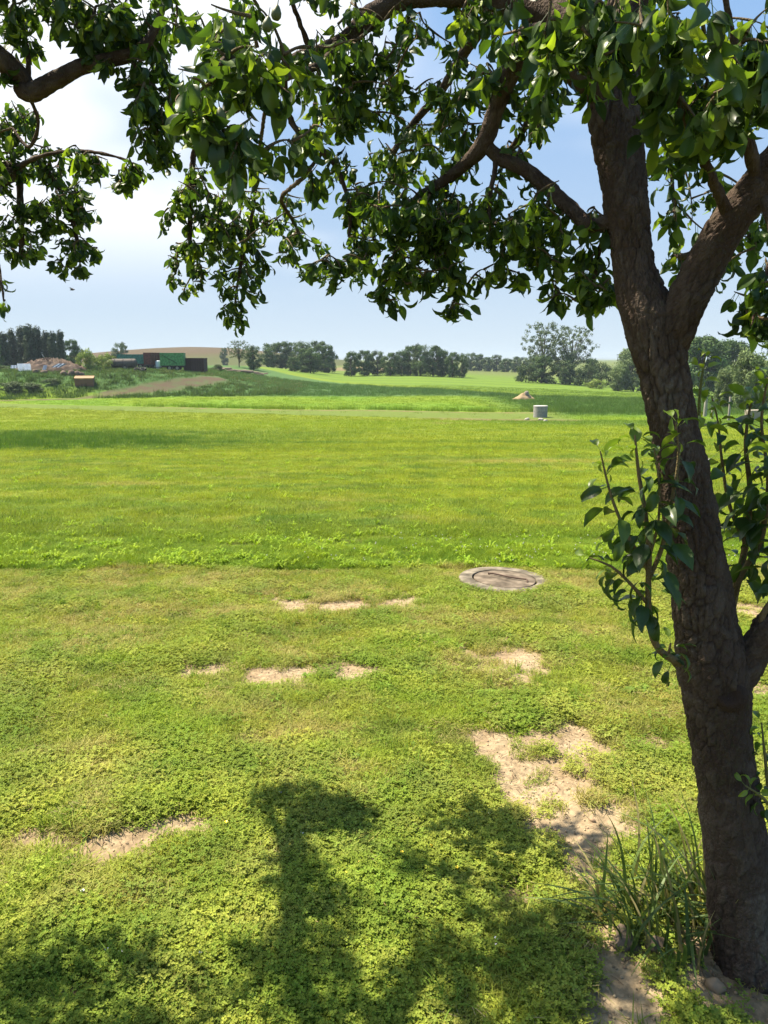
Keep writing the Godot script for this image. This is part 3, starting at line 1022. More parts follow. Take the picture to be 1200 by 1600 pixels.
	# leaf masses: [px, py, half width, half height, distance, half depth (m), leaves, leaf length]
	var m := [
		[390, 60, 85, 60, 1.62, 0.10, 70, 0.066], [375, 150, 80, 65, 1.58, 0.10, 85, 0.070], [355, 225, 72, 55, 1.62, 0.10, 60, 0.068], [440, 150, 55, 90, 1.75, 0.12, 60, 0.066], [440, 30, 60, 40, 1.8, 0.15, 40, 0.062],
		[300, 120, 45, 70, 1.9, 0.12, 45, 0.058], [345, 20, 60, 40, 1.9, 0.2, 40, 0.06],
		[330, 310, 66, 50, 3.3, 0.2, 150, 0.058], [320, 380, 62, 55, 3.3, 0.2, 170, 0.056], [390, 350, 48, 60, 3.3, 0.2, 120, 0.056], [375, 430, 42, 45, 3.3, 0.15, 90, 0.054], [366, 490, 20, 30, 3.3, 0.08, 45, 0.052], [295, 430, 30, 28, 3.3, 0.1, 40, 0.052],
		[450, 330, 40, 40, 3.3, 0.2, 50, 0.056], [475, 395, 45, 30, 3.3, 0.2, 55, 0.056], [500, 250, 42, 50, 2.5, 0.2, 60, 0.056],
		[530, 130, 70, 50, 2.45, 0.25, 130, 0.058], [600, 100, 60, 45, 2.5, 0.25, 110, 0.058], [490, 170, 45, 45, 2.45, 0.2, 60, 0.058], [590, 170, 50, 40, 2.55, 0.2, 50, 0.056], [560, 30, 80, 35, 2.5, 0.3, 60, 0.056], [650, 35, 30, 40, 2.5, 0.2, 30, 0.054],
		[590, 330, 60, 45, 2.5, 0.25, 140, 0.058], [660, 350, 60, 50, 2.45, 0.25, 150, 0.058], [720, 350, 50, 45, 2.45, 0.25, 120, 0.058], [560, 400, 60, 35, 2.5, 0.22, 110, 0.056], [640, 420, 60, 32, 2.5, 0.22, 100, 0.056], [715, 410, 50, 35, 2.5, 0.2, 80, 0.056], [710, 470, 22, 26, 2.5, 0.08, 26, 0.056], [605, 455, 24, 16, 2.5, 0.1, 22, 0.056], [500, 430, 30, 22, 2.55, 0.12, 30, 0.056],
		[690, 180, 45, 45, 2.85, 0.25, 80, 0.056], [640, 230, 45, 45, 2.95, 0.25, 80, 0.056], [720, 230, 40, 40, 2.6, 0.25, 60, 0.054], [600, 250, 40, 40, 3.0, 0.2, 60, 0.056], [690, 290, 50, 30, 2.6, 0.2, 60, 0.056], [560, 270, 30, 40, 2.5, 0.2, 35, 0.055],
		[740, 60, 55, 55, 2.35, 0.25, 90, 0.062], [800, 55, 50, 55, 2.0, 0.2, 80, 0.068], [860, 50, 50, 60, 1.75, 0.2, 80, 0.074], [920, 60, 50, 60, 1.65, 0.18, 75, 0.075], [860, 120, 40, 35, 1.9, 0.18, 40, 0.066], [925, 130, 30, 30, 1.75, 0.12, 22, 0.07], [790, 130, 35, 30, 2.3, 0.15, 30, 0.06],
		[820, 190, 35, 45, 2.55, 0.18, 45, 0.055], [850, 150, 30, 35, 2.5, 0.15, 26, 0.055], [800, 260, 40, 30, 2.4, 0.2, 30, 0.055],
		[840, 330, 50, 40, 2.3, 0.2, 80, 0.056], [800, 370, 55, 40, 2.4, 0.25, 110, 0.056], [880, 390, 50, 40, 2.3, 0.22, 90, 0.056], [910, 330, 35, 30, 2.2, 0.15, 40, 0.054], [765, 320, 35, 40, 2.4, 0.2, 50, 0.056], [925, 450, 38, 40, 2.25, 0.15, 70, 0.055], [880, 450, 30, 28, 2.3, 0.15, 36, 0.055], [795, 430, 40, 20, 2.4, 0.15, 28, 0.055],
		[1050, 60, 55, 65, 1.55, 0.2, 90, 0.072], [1060, 160, 50, 55, 1.6, 0.2, 75, 0.072], [1120, 100, 60, 75, 1.6, 0.2, 100, 0.072], [1180, 60, 50, 70, 1.55, 0.2, 80, 0.072], [1170, 160, 45, 50, 1.65, 0.2, 70, 0.072], [1080, 205, 45, 40, 1.72, 0.2, 55, 0.070], [1050, 250, 35, 55, 2.2, 0.2, 60, 0.06], [1055, 330, 35, 40, 2.2, 0.15, 36, 0.06], [1110, 265, 25, 20, 2.1, 0.1, 12, 0.060], [990, 20, 55, 40, 1.6, 0.2, 60, 0.072], [1010, 10, 60, 30, 2.6, 0.2, 60, 0.06],
		[1140, 170, 45, 40, 1.62, 0.15, 50, 0.070],
		[1180, 350, 40, 45, 2.3, 0.25, 70, 0.06], [1175, 430, 36, 50, 1.85, 0.15, 60, 0.066], [1190, 500, 30, 40, 1.85, 0.12, 36, 0.068], [1100, 150, 70, 90, 2.7, 0.3, 150, 0.06], [1140, 330, 40, 50, 2.7, 0.25, 60, 0.058], [1120, 440, 16, 22, 2.2, 0.1, 8, 0.06], [1060, 420, 22, 30, 2.3, 0.1, 14, 0.056], [1055, 190, 50, 60, 2.5, 0.2, 70, 0.058],
		[280, 30, 40, 40, 2.3, 0.2, 40, 0.056], [240, 180, 34, 70, 2.75, 0.2, 80, 0.055],
		# above the picture
		[850, -120, 220, 80, 2.5, 0.5, 420, 0.065], [600, -220, 220, 110, 2.8, 0.6, 420, 0.065], [400, -230, 180, 110, 3.1, 0.6, 360, 0.065], [1050, -200, 200, 120, 2.4, 0.6, 400, 0.065], [850, -320, 220, 80, 3.2, 0.5, 260, 0.065], [1280, -80, 120, 160, 2.1, 0.5, 300, 0.065], [600, -420, 300, 80, 1.8, 0.4, 300, 0.065]]
	for c in m:
		var p := P(c[0], c[1], c[4])
		var k := view_depth(p) / F
		grow(cr, p, c[2] * k * 1.08, c[3] * k * 1.05, c[5] * 1.3, int(c[6] * (2.1 if c[4] > 2.2 and c[1] > -50 else 1.2)), c[7] * (0.92 if c[4] > 2.2 else (0.86 if c[0] > 700 else 0.95)), 1.35, 0.24)
	for c in [[-1.05, 3.35, -2.85, 0.26], [-0.35, 3.35, -2.75, 0.3], [-0.75, 3.5, -2.3, 0.2],[1.1, 3.2, -1.2, 0.7], [0.2, 3.3, -0.7, 0.7], [1.8, 3.0, -0.6, 0.7], [1.0, 3.3, -0.1, 0.7], [-0.5, 3.4, 0.1, 0.7], [1.9, 2.9, 0.6, 0.7], [0.6, 3.2, 0.9, 0.7], [2.4, 2.7, -1.6, 0.6], [1.0, 3.9, -1.8, 0.8]]:
		grow(cr, Vector3(c[0], c[1], c[2]), c[3], 0.35, c[3], 330 if c[3] > 0.5 else 240, 0.068, 0.85, 0.1)
	flush_leaves(cr, tree, 200, "")
	# young fruit in the near clump
	for q in [[432, 20, 1.66], [418, 38, 1.64], [370, 30, 1.7], [322, 205, 1.58], [308, 190, 1.6], [470, 265, 2.4], [345, 180, 1.55]]:
		var f := MB.new()
		f.lathe([Vector2(0.001, -0.022), Vector2(0.011, -0.020), Vector2(0.017, -0.010), Vector2(0.0165, 0.001), Vector2(0.011, 0.013), Vector2(0.006, 0.021), Vector2(0.002, 0.024), Vector2(0.0012, 0.05)], 12, Color(0.10, 0.12, 0.045))
		piece("pear", f.mesh(true), vmat(0.5), tree, Transform3D(Basis(Vector3.FORWARD, rng.randf_range(-0.3, 0.3)).scaled_local(Vector3.ONE * 0.62), P(q[0], q[1], q[2])))
	# shoots from the trunk: left bunch
	shoot(tree, [[1062, 1036, 1.90, 9], [1030, 1015, 1.87, 8], [1015, 975, 1.85, 7], [1013, 920, 1.84, 6.5], [1014, 860, 1.83, 6], [1008, 800, 1.83, 5], [998, 740, 1.83, 4], [992, 680, 1.83, 2]], 24, 0.078, 0.1, 0.30)
	shoot(tree, [[1014, 905, 1.84, 5], [1036, 850, 1.83, 5], [1050, 780, 1.83, 4], [1060, 715, 1.83, 3], [1056, 660, 1.83, 1.5]], 15, 0.078, 0.15)
	shoot(tree, [[1012, 890, 1.84, 5], [980, 835, 1.82, 4], [955, 775, 1.82, 3], [938, 705, 1.82, 1.5]], 12, 0.072, 0.2)
	shoot(tree, [[1013, 945, 1.85, 4.5], [985, 912, 1.82, 4], [955, 885, 1.81, 3], [922, 872, 1.81, 1.5]], 13, 0.07, 0.1)
	shoot(tree, [[1014, 870, 1.83, 4], [1028, 820, 1.82, 3], [1030, 760, 1.82, 2.5], [1022, 700, 1.82, 1.5]], 13, 0.074, 0.25)
	shoot(tree, [[1055, 1040, 1.91, 4], [1045, 1025, 1.88, 3], [1048, 1005, 1.87, 2]], 9, 0.06, 0.0)
	# right bunch, behind the trunk
	shoot(tree, [[1135, 990, 2.08, 9], [1150, 920, 2.1, 8], [1165, 850, 2.1, 7], [1172, 770, 2.1, 6], [1165, 690, 2.1, 4], [1175, 620, 2.1, 2]], 30, 0.084, 0.08, 0.25)
	shoot(tree, [[1140, 960, 2.08, 7], [1158, 900, 2.05, 6], [1190, 840, 2.03, 6], [1200, 750, 2.03, 4], [1190, 660, 2.03, 3], [1200, 590, 2.03, 2]], 30, 0.084, 0.08, 0.2)
	shoot(tree, [[1165, 850, 2.1, 5], [1140, 790, 2.12, 4], [1128, 720, 2.12, 3], [1122, 660, 2.12, 2], [1112, 620, 2.12, 1.5]], 16, 0.074, 0.2)
	shoot(tree, [[1195, 985, 1.95, 9], [1215, 900, 1.95, 7], [1225, 800, 1.95, 6], [1210, 700, 1.95, 4]], 22, 0.085, 0.05, 0.3)
	shoot(tree, [[1196, 990, 1.95, 8], [1192, 960, 1.94, 7], [1230, 910, 1.94, 6]], 4, 0.07, 0.0, 0.7)
	shoot(tree, [[1090, 720, 2.05, 4], [1092, 660, 2.08, 3.5], [1094, 610, 2.08, 3], [1102, 555, 2.08, 1.2]], 9, 0.058, 0.8, 0.3)
	shoot(tree, [[1210, 1268, 1.93, 4], [1190, 1245, 1.90, 3], [1165, 1228, 1.88, 1.5]], 9, 0.05, 0.45, 0.2)
	shoot(tree, [[1200, 1230, 1.95, 4], [1195, 1180, 1.95, 3], [1190, 1130, 1.95, 1.5]], 9, 0.055, 0.4, 0.2)


func build_left_tree() -> void:
	var t := thing("pear_tree", "second pear tree reaching in from the left edge with thick bare limbs", "tree")
	var cr := Crown.new()
	var foot := Vector3(-1.85, ground_h(-1.85, -0.7) - 0.1, -0.7)
	var fork := Vector4(-1.78, 1.9, -0.9, 0.115)
	var trunk := [Vector4(foot.x, foot.y, foot.z, 0.17), Vector4(-1.9, 0.6, -0.7, 0.14), Vector4(-1.85, 1.3, -0.8, 0.13), fork, Vector4(-1.8, 2.5, -0.95, 0.10), Vector4(-2.0, 3.3, -0.8, 0.07)]
	piece("trunk", bark_tube(trunk, 40, 0.02, 1.0), bark, t)
	add_branch(cr, [Vector4(-1.8, 2.4, -0.95, 0.085), Vector4(-1.62, 2.68, -1.7, 0.06), Vector4(-1.5, 2.8, -2.35, 0.048)] + limb([[10, 100, 2.7, 17], [42, 143, 2.74, 15], [85, 126, 2.72, 13.5], [130, 104, 2.7, 12], [180, 92, 2.68, 11], [218, 78, 2.66, 9], [245, 40, 2.66, 6], [260, -10, 2.66, 4]]), t, 36, 0.012)
	add_branch(cr, [Vector4(-1.52, 2.76, -2.3, 0.036), Vector4(-1.66, 2.72, -2.7, 0.04), Vector4(-1.68, 2.62, -3.1, 0.043)] + limb([[-8, 270, 3.4, 16], [15, 266, 3.5, 14], [32, 262, 3.5, 6]]), t, 30, 0.012)
	for b in [
		[[25, 264, 3.5, 5], [60, 245, 3.35, 3.5], [110, 236, 3.2, 3], [160, 240, 3.1, 2.5], [205, 255, 3.05, 2], [225, 285, 3.05, 1.5]],
		[[30, 268, 3.55, 6], [32, 320, 3.55, 5], [34, 380, 3.55, 4], [30, 410, 3.55, 2]],
		[[60, 248, 3.45, 5], [95, 300, 3.45, 4], [115, 350, 3.45, 4], [125, 410, 3.45, 2]],
		[[42, 143, 2.74, 5], [44, 90, 2.74, 4], [35, 40, 2.74, 3], [20, 0, 2.74, 2]],
		[[130, 104, 2.7, 6], [140, 50, 2.7, 4], [150, 10, 2.7, 3]],
		[[200, 85, 2.67, 6], [230, 130, 2.7, 5], [245, 190, 2.75, 4], [240, 250, 2.75, 2]],
		[[42, 143, 2.74, 4], [60, 190, 2.8, 3], [45, 230, 2.85, 3], [20, 200, 2.9, 2]],
		[[-20, 275, 3.65, 7], [-10, 360, 3.05, 4], [0, 430, 2.85, 2.5], [6, 470, 2.80, 1.5]]]:
		add_branch(cr, limb(b), t, 10, 0.02)
	for c in [
		[30, 30, 45, 40, 2.72, 0.2, 90, 0.06], [110, 25, 50, 34, 2.72, 0.2, 110, 0.06], [180, 35, 55, 42, 2.72, 0.2, 150, 0.06], [235, 60, 40, 50, 2.8, 0.2, 120, 0.06], [238, 125, 34, 45, 2.75, 0.2, 130, 0.058], [235, 200, 30, 50, 2.75, 0.18, 120, 0.058], [180, 105, 30, 24, 2.72, 0.15, 40, 0.058], [110, 60, 30, 25, 2.72, 0.15, 26, 0.058],
		[70, 245, 40, 26, 3.45, 0.15, 80, 0.056], [130, 250, 40, 26, 3.15, 0.15, 90, 0.056], [190, 265, 34, 26, 3.05, 0.12, 80, 0.054], [100, 285, 40, 26, 3.45, 0.15, 70, 0.056],
		[15, 180, 32, 50, 3.55, 0.2, 110, 0.058], [25, 250, 30, 40, 3.55, 0.2, 90, 0.058], [22, 330, 36, 45, 3.55, 0.2, 130, 0.056], [35, 385, 34, 30, 3.55, 0.18, 100, 0.056], [60, 330, 30, 50, 3.50, 0.18, 90, 0.056], [112, 335, 38, 40, 3.45, 0.18, 130, 0.056], [122, 395, 36, 34, 3.45, 0.15, 120, 0.054], [5, 450, 14, 34, 2.85, 0.06, 12, 0.058], [0, 110, 25, 40, 2.72, 0.15, 40, 0.058], [60, 170, 20, 30, 3.50, 0.12, 12, 0.055],
		[-70, 230, 40, 120, 2.9, 0.35, 220, 0.065], [40, -100, 90, 90, 2.8, 0.5, 360, 0.06], [160, -90, 120, 80, 2.75, 0.4, 240, 0.06]]:
		var p := P(c[0], c[1], c[4])
		var k := view_depth(p) / F
		grow(cr, p, c[2] * k, c[3] * k, c[5], int(c[6] * 1.5), c[7] * 0.95, 1.35, 0.2)
	for c in [[-2.15, 2.6, -2.5, 0.32, 760], [-2.5, 2.6, -2.55, 0.25, 420], [-2.3, 2.65, -2.25, 0.3, 420], [-1.85, 3.2, -2.75, 0.2, 170], [-1.5, 3.3, -2.7, 0.2, 170], [-1.85, 2.95, -2.2, 0.2, 220], [-1.62, 2.75, -2.7, 0.17, 220], [-1.72, 2.9, -2.4, 0.2, 240], [-1.58, 2.7, -2.95, 0.14, 150], [-2.1, 2.6, -2.2, 0.28, 380], [-1.2, 3.3, -2.45, 0.2, 200], [-1.65, 3.3, -2.45, 0.22, 240]]:
		grow(cr, Vector3(c[0], c[1], c[2]), c[3], 0.3, c[3], c[4], 0.062, 0.9, 0.08)
	flush_leaves(cr, t, 150, "")


# ---------------------------------------------------------------- far trees
func crown_mesh(lobes: Array, per: int, size: float, tint: Color) -> ArrayMesh:   # lobes: [Vector3 centre, Vector3 radii]
	var mb := MB.new()
	for lo in lobes:
		var c: Vector3 = lo[0]
		var r: Vector3 = lo[1]
		var tone := rng.randf_range(0.72, 1.35)
		for k in per:
			var o := Vector3(rng.randfn(), rng.randfn(), rng.randfn()).normalized()
			var p := c + o * r * pow(rng.randf(), 0.38) * rng.randf_range(0.75, 1.12)
			var a := (Vector3(rng.randfn(), rng.randfn(), rng.randfn()) * 0.45 + o).normalized()
			var u := a.cross(Vector3(rng.randfn(), rng.randfn(), rng.randfn())).normalized() * size * rng.randf_range(0.55, 1.15)
			var w := a.cross(u).normalized() * size * rng.randf_range(0.3, 0.6)
			var g := tone * rng.randf_range(0.8, 1.2)
			mb.quad4(p - u, p + w, p + u, p - w, Color(tint.r * g, tint.g * g, tint.b * g))
	return mb.mesh(false)


func trunk_mesh(h: float, r: float, forks: Array) -> ArrayMesh:
	var mb := MB.new()
	var col := Color(0.10, 0.08, 0.06)
	mb.tube([Vector3(0, -0.3, 0), Vector3(0.03 * h, h * 0.25, 0), Vector3(-0.01 * h, h * 0.5, 0.02 * h), Vector3(0, h * 0.82, 0)], [r * 1.3, r, r * 0.7, r * 0.2], 8, col)
	for f in forks:
		var q: Vector3 = f
		var s := Vector3(0, q.y * 0.45, 0)
		mb.tube([s, s.lerp(q, 0.5) + Vector3.UP * 0.03 * h, q], [r * 0.5, r * 0.32, r * 0.1], 6, col)
	return mb.mesh(true)


# each kind is 1 high; [crown mesh, trunk mesh]
var tree_kinds := {}


func make_kind(called: String, how: String, tint: Color, n: int, per: int, size: float) -> void:
	var lobes := []
	var forks := []
	for k in n:
		var a := rng.randf() * TAU
		var y: float
		var r: float
		var rad: float
		match how:
			"round":
				y = rng.randf_range(0.06, 0.87)
				r = 0.36 * sqrt(maxf(0.25, 1.0 - pow((y - 0.45) / 0.5, 2.0))) * rng.randf_range(0.35, 1.0)
				rad = rng.randf_range(0.08, 0.155)
			"bush":
				y = rng.randf_range(0.1, 0.78)
				r = 0.62 * sqrt(maxf(0.05, 1.0 - pow((y - 0.15) / 0.75, 2.0))) * rng.randf_range(0.3, 1.0)
				rad = rng.randf_range(0.14, 0.24)
			"column":
				y = rng.randf_range(0.06, 0.92)
				r = 0.12 * rng.randf() * (1.1 - 0.5 * y)
				rad = rng.randf_range(0.06, 0.10)
			_:
				y = rng.randf_range(0.30, 0.92)
				r = 0.42 * sqrt(maxf(0.08, 1.0 - pow((y - 0.62) / 0.42, 2.0))) * rng.randf_range(0.25, 1.0)
				rad = rng.randf_range(0.03, 0.065)
		var p := Vector3(cos(a) * r, y, sin(a) * r)
		lobes.append([p, Vector3(rad, rad * (0.8 if how != "column" else 1.6), rad)])
		if (how == "airy" and k % 9 == 0) or (how != "airy" and k % 4 == 0):
			forks.append(p)
	var crown := crown_mesh(lobes, per, size, tint)
	tree_kinds[called] = [crown, trunk_mesh(1.0, 0.022 if how != "airy" else 0.017, forks), lobes]


var tree_mat: StandardMaterial3D


func tree(kind: String, called: String, px: float, d: float, top: float, width: float, label: String, group := "", sink := 0.0) -> Node3D:
	var at := on_ground(px, d)
	var h := P(px, top, d).y - at.y
	var natural: float = {"round": 0.93, "bush": 1.40, "column": 0.34, "airy": 0.88}[kind.get_slice("_", 0)]
	var wide := width / F * d / natural
	var o := thing(called, label, "tree" if called != "shrub" else "shrub", at - Vector3(0, sink, 0), rng.randf() * TAU, group)
	var sc := Transform3D(Basis.from_scale(Vector3(wide, h, wide)))
	piece("crown", tree_kinds[kind][0], tree_mat, o, sc)
	piece("trunk", tree_kinds[kind][1], tree_mat, o, sc)
	return o


func build_trees() -> void:
	tree_mat = vmat(0.75, 0.3, 0.3, Color(1, 1, 0.6))
	make_kind("round_a", "round", Color(0.072, 0.118, 0.036), 52, 150, 0.026)
	make_kind("round_b", "round", Color(0.064, 0.108, 0.032), 52, 150, 0.026)
	make_kind("round_c", "round", Color(0.085, 0.125, 0.048), 48, 150, 0.026)
	make_kind("round_fine", "round", Color(0.070, 0.12, 0.036), 70, 210, 0.024)
	make_kind("round_pale", "round", Color(0.12, 0.165, 0.062), 64, 200, 0.024)
	make_kind("bush_a", "bush", Color(0.068, 0.10, 0.038), 26, 110, 0.045)
	make_kind("bush_pale", "bush", Color(0.20, 0.26, 0.06), 28, 120, 0.045)
	make_kind("column_a", "column", Color(0.058, 0.082, 0.042), 56, 110, 0.026)
	make_kind("airy_a", "airy", Color(0.105, 0.14, 0.062), 210, 22, 0.016)
	make_kind("airy_b", "airy", Color(0.105, 0.14, 0.062), 210, 22, 0.016)
	var place := ["behind the earth heap", "at the left end of the row", "with the highest top", "with a narrow top", "leaning right", "beside the gap", "at the right end of the row", "half hidden by its neighbour"]
	var k := 0
	for a in [[8, 520, 22], [22, 515, 20], [37, 511, 22], [51, 508, 24], [63, 511, 20], [75, 518, 18], [86, 519, 17], [97, 517, 17]]:
		tree("column_a", "poplar_tree", a[0], 150 + 3 * (k % 3), a[1], a[2] * 1.05, "tall dark poplar, %s from the left edge in the left row" % ["first", "second", "third", "fourth", "fifth", "sixth", "seventh", "eighth"][k], "poplars in a row on the left")
		k += 1
	tree("round_fine", "broadleaf_tree", -14, 125, 508, 44, "leafy green tree cut by the left edge of the picture")
	tree("bush_a", "shrub", -4, 119, 570, 44, "bushy shrub at the left edge in front of the earth heap")
	tree("round_b", "broadleaf_tree", 117, 172, 527, 36, "round dark tree right of the poplar row")
	tree("bush_pale", "shrub", 136, 122, 538, 42, "yellow green flowering shrub behind the earth heap", "", 0.2)
	tree("bush_pale", "shrub", 166, 126, 546, 40, "pale green shrub just left of the parked trailers", "", 0.2)
	tree("round_c", "broadleaf_tree", 190, 255, 532, 30, "grey green tree rising behind the long teal trailer")
	tree("round_c", "broadleaf_tree", 351, 360, 541, 16, "tiny distant tree on the brown hill's right shoulder")
	tree("airy_a", "broadleaf_tree", 374, 172, 529, 40, "thin grey green tree standing behind the log pile")
	tree("round_c", "broadleaf_tree", 396, 168, 537, 34, "fuller tree directly right of the thin tree by the log pile")
	var names := ["left end", "second", "middle", "fourth", "right end"]
	k = 0
	for a in [[426, 533, 44], [447, 530, 46], [470, 530, 46], [494, 529, 48], [514, 535, 36]]:
		tree(["round_a", "round_b", "round_c"][k % 3], "willow_tree", a[0], 226 + 4 * (k % 2), a[1], a[2], "dark round tree at the %s of the dense left centre grove" % names[k], "trees of the left centre grove")
		k += 1
	tree("round_a", "willow_tree", 484, 200, 541, 50, "broad tree with shadow on its right before the left centre grove")
	tree("round_b", "willow_tree", 460, 195, 556, 28, "small round tree in front of the left centre grove")
	k = 0
	var ord := ["first", "second", "third", "fourth", "fifth", "sixth", "seventh", "eighth", "ninth", "tenth", "eleventh"]
	for a in [[549, 546, 34], [570, 544, 36], [590, 545, 36], [610, 548, 34], [627, 545, 34], [641, 536, 38], [657, 534, 40], [677, 536, 42], [692, 544, 32], [707, 547, 30], [722, 549, 28]]:
		tree(["round_b", "round_a", "round_c", "round_a"][k % 4], "willow_tree", a[0], 203 + 3 * (k % 3), a[1], a[2], "dark tree, %s from the left in the centre tree line" % ord[k], "trees of the centre tree line")
		k += 1
	k = 0
	for a in [[736, 549, 26], [749, 551, 24], [762, 556, 22], [776, 552, 26], [791, 558, 24], [805, 555, 24], [818, 556, 24], [832, 552, 26]]:
		tree(["round_c", "round_b", "round_a"][k % 3], "far_tree", a[0], 330 + 6 * (k % 2), a[1], a[2], "hazy distant tree, %s from the left behind the pale far field" % ord[k], "trees behind the far field")
		k += 1
	# the two tall trees full of mistletoe
	for a in [["airy_a", 848, 497, 76, "tall airy tree full of mistletoe balls, the left of the two"], ["airy_b", 893, 503, 78, "tall airy tree full of mistletoe balls, the right of the two"]]:
		var o := tree(a[0], "mistletoe_tree", a[1], 190, a[2], a[3], a[4])
		var h := P(a[1], a[2], 190).y - on_ground(a[1], 190).y
		var wide: float = a[3] / F * 190.0 / 0.86
		for j in 16:
			var lo = tree_kinds[a[0]][2][j * 11]
			var ball := crown_mesh([[Vector3.ZERO, Vector3(0.55, 0.5, 0.55)]], 120, 0.16, Color(0.055, 0.075, 0.028))
			piece("mistletoe", ball, tree_mat, o, Transform3D(Basis.from_scale(Vector3.ONE * rng.randf_range(0.6, 1.1)), Vector3(lo[0].x * wide, lo[0].y * h, lo[0].z * wide)))
	for a in [["bush_a", 822, 184, 566, 46, "dark shrub under the left mistletoe tree"], ["round_b", 846, 186, 552, 50, "dense bushy tree at the foot of the left mistletoe tree"], ["bush_a", 880, 182, 560, 56, "large rounded shrub between the two mistletoe trees"], ["round_c", 884, 188, 548, 40, "bushy tree at the foot of the right mistletoe tree"], ["bush_a", 915, 180, 568, 50, "dark shrub right of the mistletoe trees"], ["bush_a", 940, 182, 562, 44, "shrub between the mistletoe trees and the pear trunk"]]:
		tree(a[0], "shrub" if a[0][0] == "b" else "broadleaf_tree", a[1], a[2], a[3], a[4], a[5])
	tree("bush_pale", "shrub", 933, 168, 590, 34, "low bright green shrub on the meadow's edge left of the trunk")
	tree("round_b", "broadleaf_tree", 925, 205, 556, 34, "tree seen low behind the right mistletoe tree")
	tree("round_pale", "willow_tree", 985, 178, 540, 64, "big rounded tree left of the pear trunk")
	tree("round_pale", "willow_tree", 969, 160, 567, 42, "silvery willow in front of the big rounded tree by the trunk")
	tree("bush_a", "shrub", 992, 158, 586, 30, "small dark shrub right of the silvery willow")
	tree("round_fine", "broadleaf_tree", 1052, 150, 530, 70, "tall tree half hidden behind the pear trunk")
	tree("round_fine", "broadleaf_tree", 1098, 140, 517, 96, "large dark tree just right of the pear trunk")
	tree("round_fine", "broadleaf_tree", 1142, 146, 524, 80, "large dark tree at the right, behind the pale trees")
	tree("round_pale", "birch_tree", 1138, 84, 572, 44, "small pale green tree on the right behind the fence post")
	tree("round_pale", "birch_tree", 1176, 80, 540, 74, "pale green tree at the right edge behind the shoots")
	tree("round_fine", "broadleaf_tree", 1230, 100, 500, 120, "dark tree at the far right edge")


# ---------------------------------------------------------------- things in the yard and field
func rough_lump(mb: MB, at: Vector3, r: Vector3, col: Color, seed_v: float, rings := 6, sides := 9) -> void:
	var first := mb.v.size()
	for k in rings + 1:
		var t := PI * k / rings
		for s in sides:
			var a := TAU * s / sides
			var o := Vector3(sin(t) * cos(a), cos(t), sin(t) * sin(a))
			var q := 1.0 + 0.75 * n_lump.get_noise_3d(o.x * 0.09 + seed_v, o.y * 0.09, o.z * 0.09)
			mb.vert(at + o * r * q, col)
		if k > 0:
			for s in sides:
				var o2 := first + (k - 1) * sides
				mb.quad(o2 + s, o2 + (s + 1) % sides, o2 + sides + (s + 1) % sides, o2 + sides + s)


func build_manhole() -> void:
	var at := G(788, 911)
	var slope := atan2(ground_h(at.x, at.z - 0.4) - ground_h(at.x, at.z + 0.4), 0.8)
	var o := thing("manhole_cover", "round weathered concrete manhole cover with an iron bar, set in the lawn", "manhole cover", at + Vector3(0, -0.008, 0))
	o.rotation = Vector3(slope + 0.03, 0, -0.035)
	var s := 0.43
	var conc := vmat(0.95, 0.2)
	conc.albedo_texture = noise_tex(0.02, FastNoiseLite.TYPE_SIMPLEX, 0.5, 1.0, 256, 5)
	conc.uv1_triplanar = true
	conc.uv1_scale = Vector3(0.9, 0.9, 0.9)
	var ring := MB.new()
	ring.lathe([Vector2(s + 0.015, -0.12), Vector2(s + 0.012, 0.035), Vector2(s, 0.048), Vector2(0.318, 0.052), Vector2(0.311, 0.046), Vector2(0.308, -0.02)], 72, Color(0.27, 0.235, 0.18))
	piece("ring", ring.mesh(true), conc, o)
	var lid := MB.new()
	lid.lathe([Vector2(0.296, -0.02), Vector2(0.296, 0.044), Vector2(0.289, 0.050), Vector2(0.0, 0.054)], 64, Color(0.25, 0.20, 0.15))
	piece("lid", lid.mesh(true), conc, o)
	var bar := MB.new()
	bar.tube([Vector3(-0.13, 0.045, -0.10), Vector3(-0.145, 0.066, -0.115), Vector3(-0.10, 0.07, -0.10), Vector3(0.02, 0.07, -0.005), Vector3(0.13, 0.07, 0.055), Vector3(0.195, 0.07, 0.07), Vector3(0.20, 0.066, 0.10), Vector3(0.195, 0.045, 0.12)], [0.009, 0.009, 0.009, 0.009, 0.009, 0.009, 0.009, 0.009], 8, Color(0.09, 0.055, 0.04))
	piece("handle", bar.mesh(true), vmat(0.8), o)


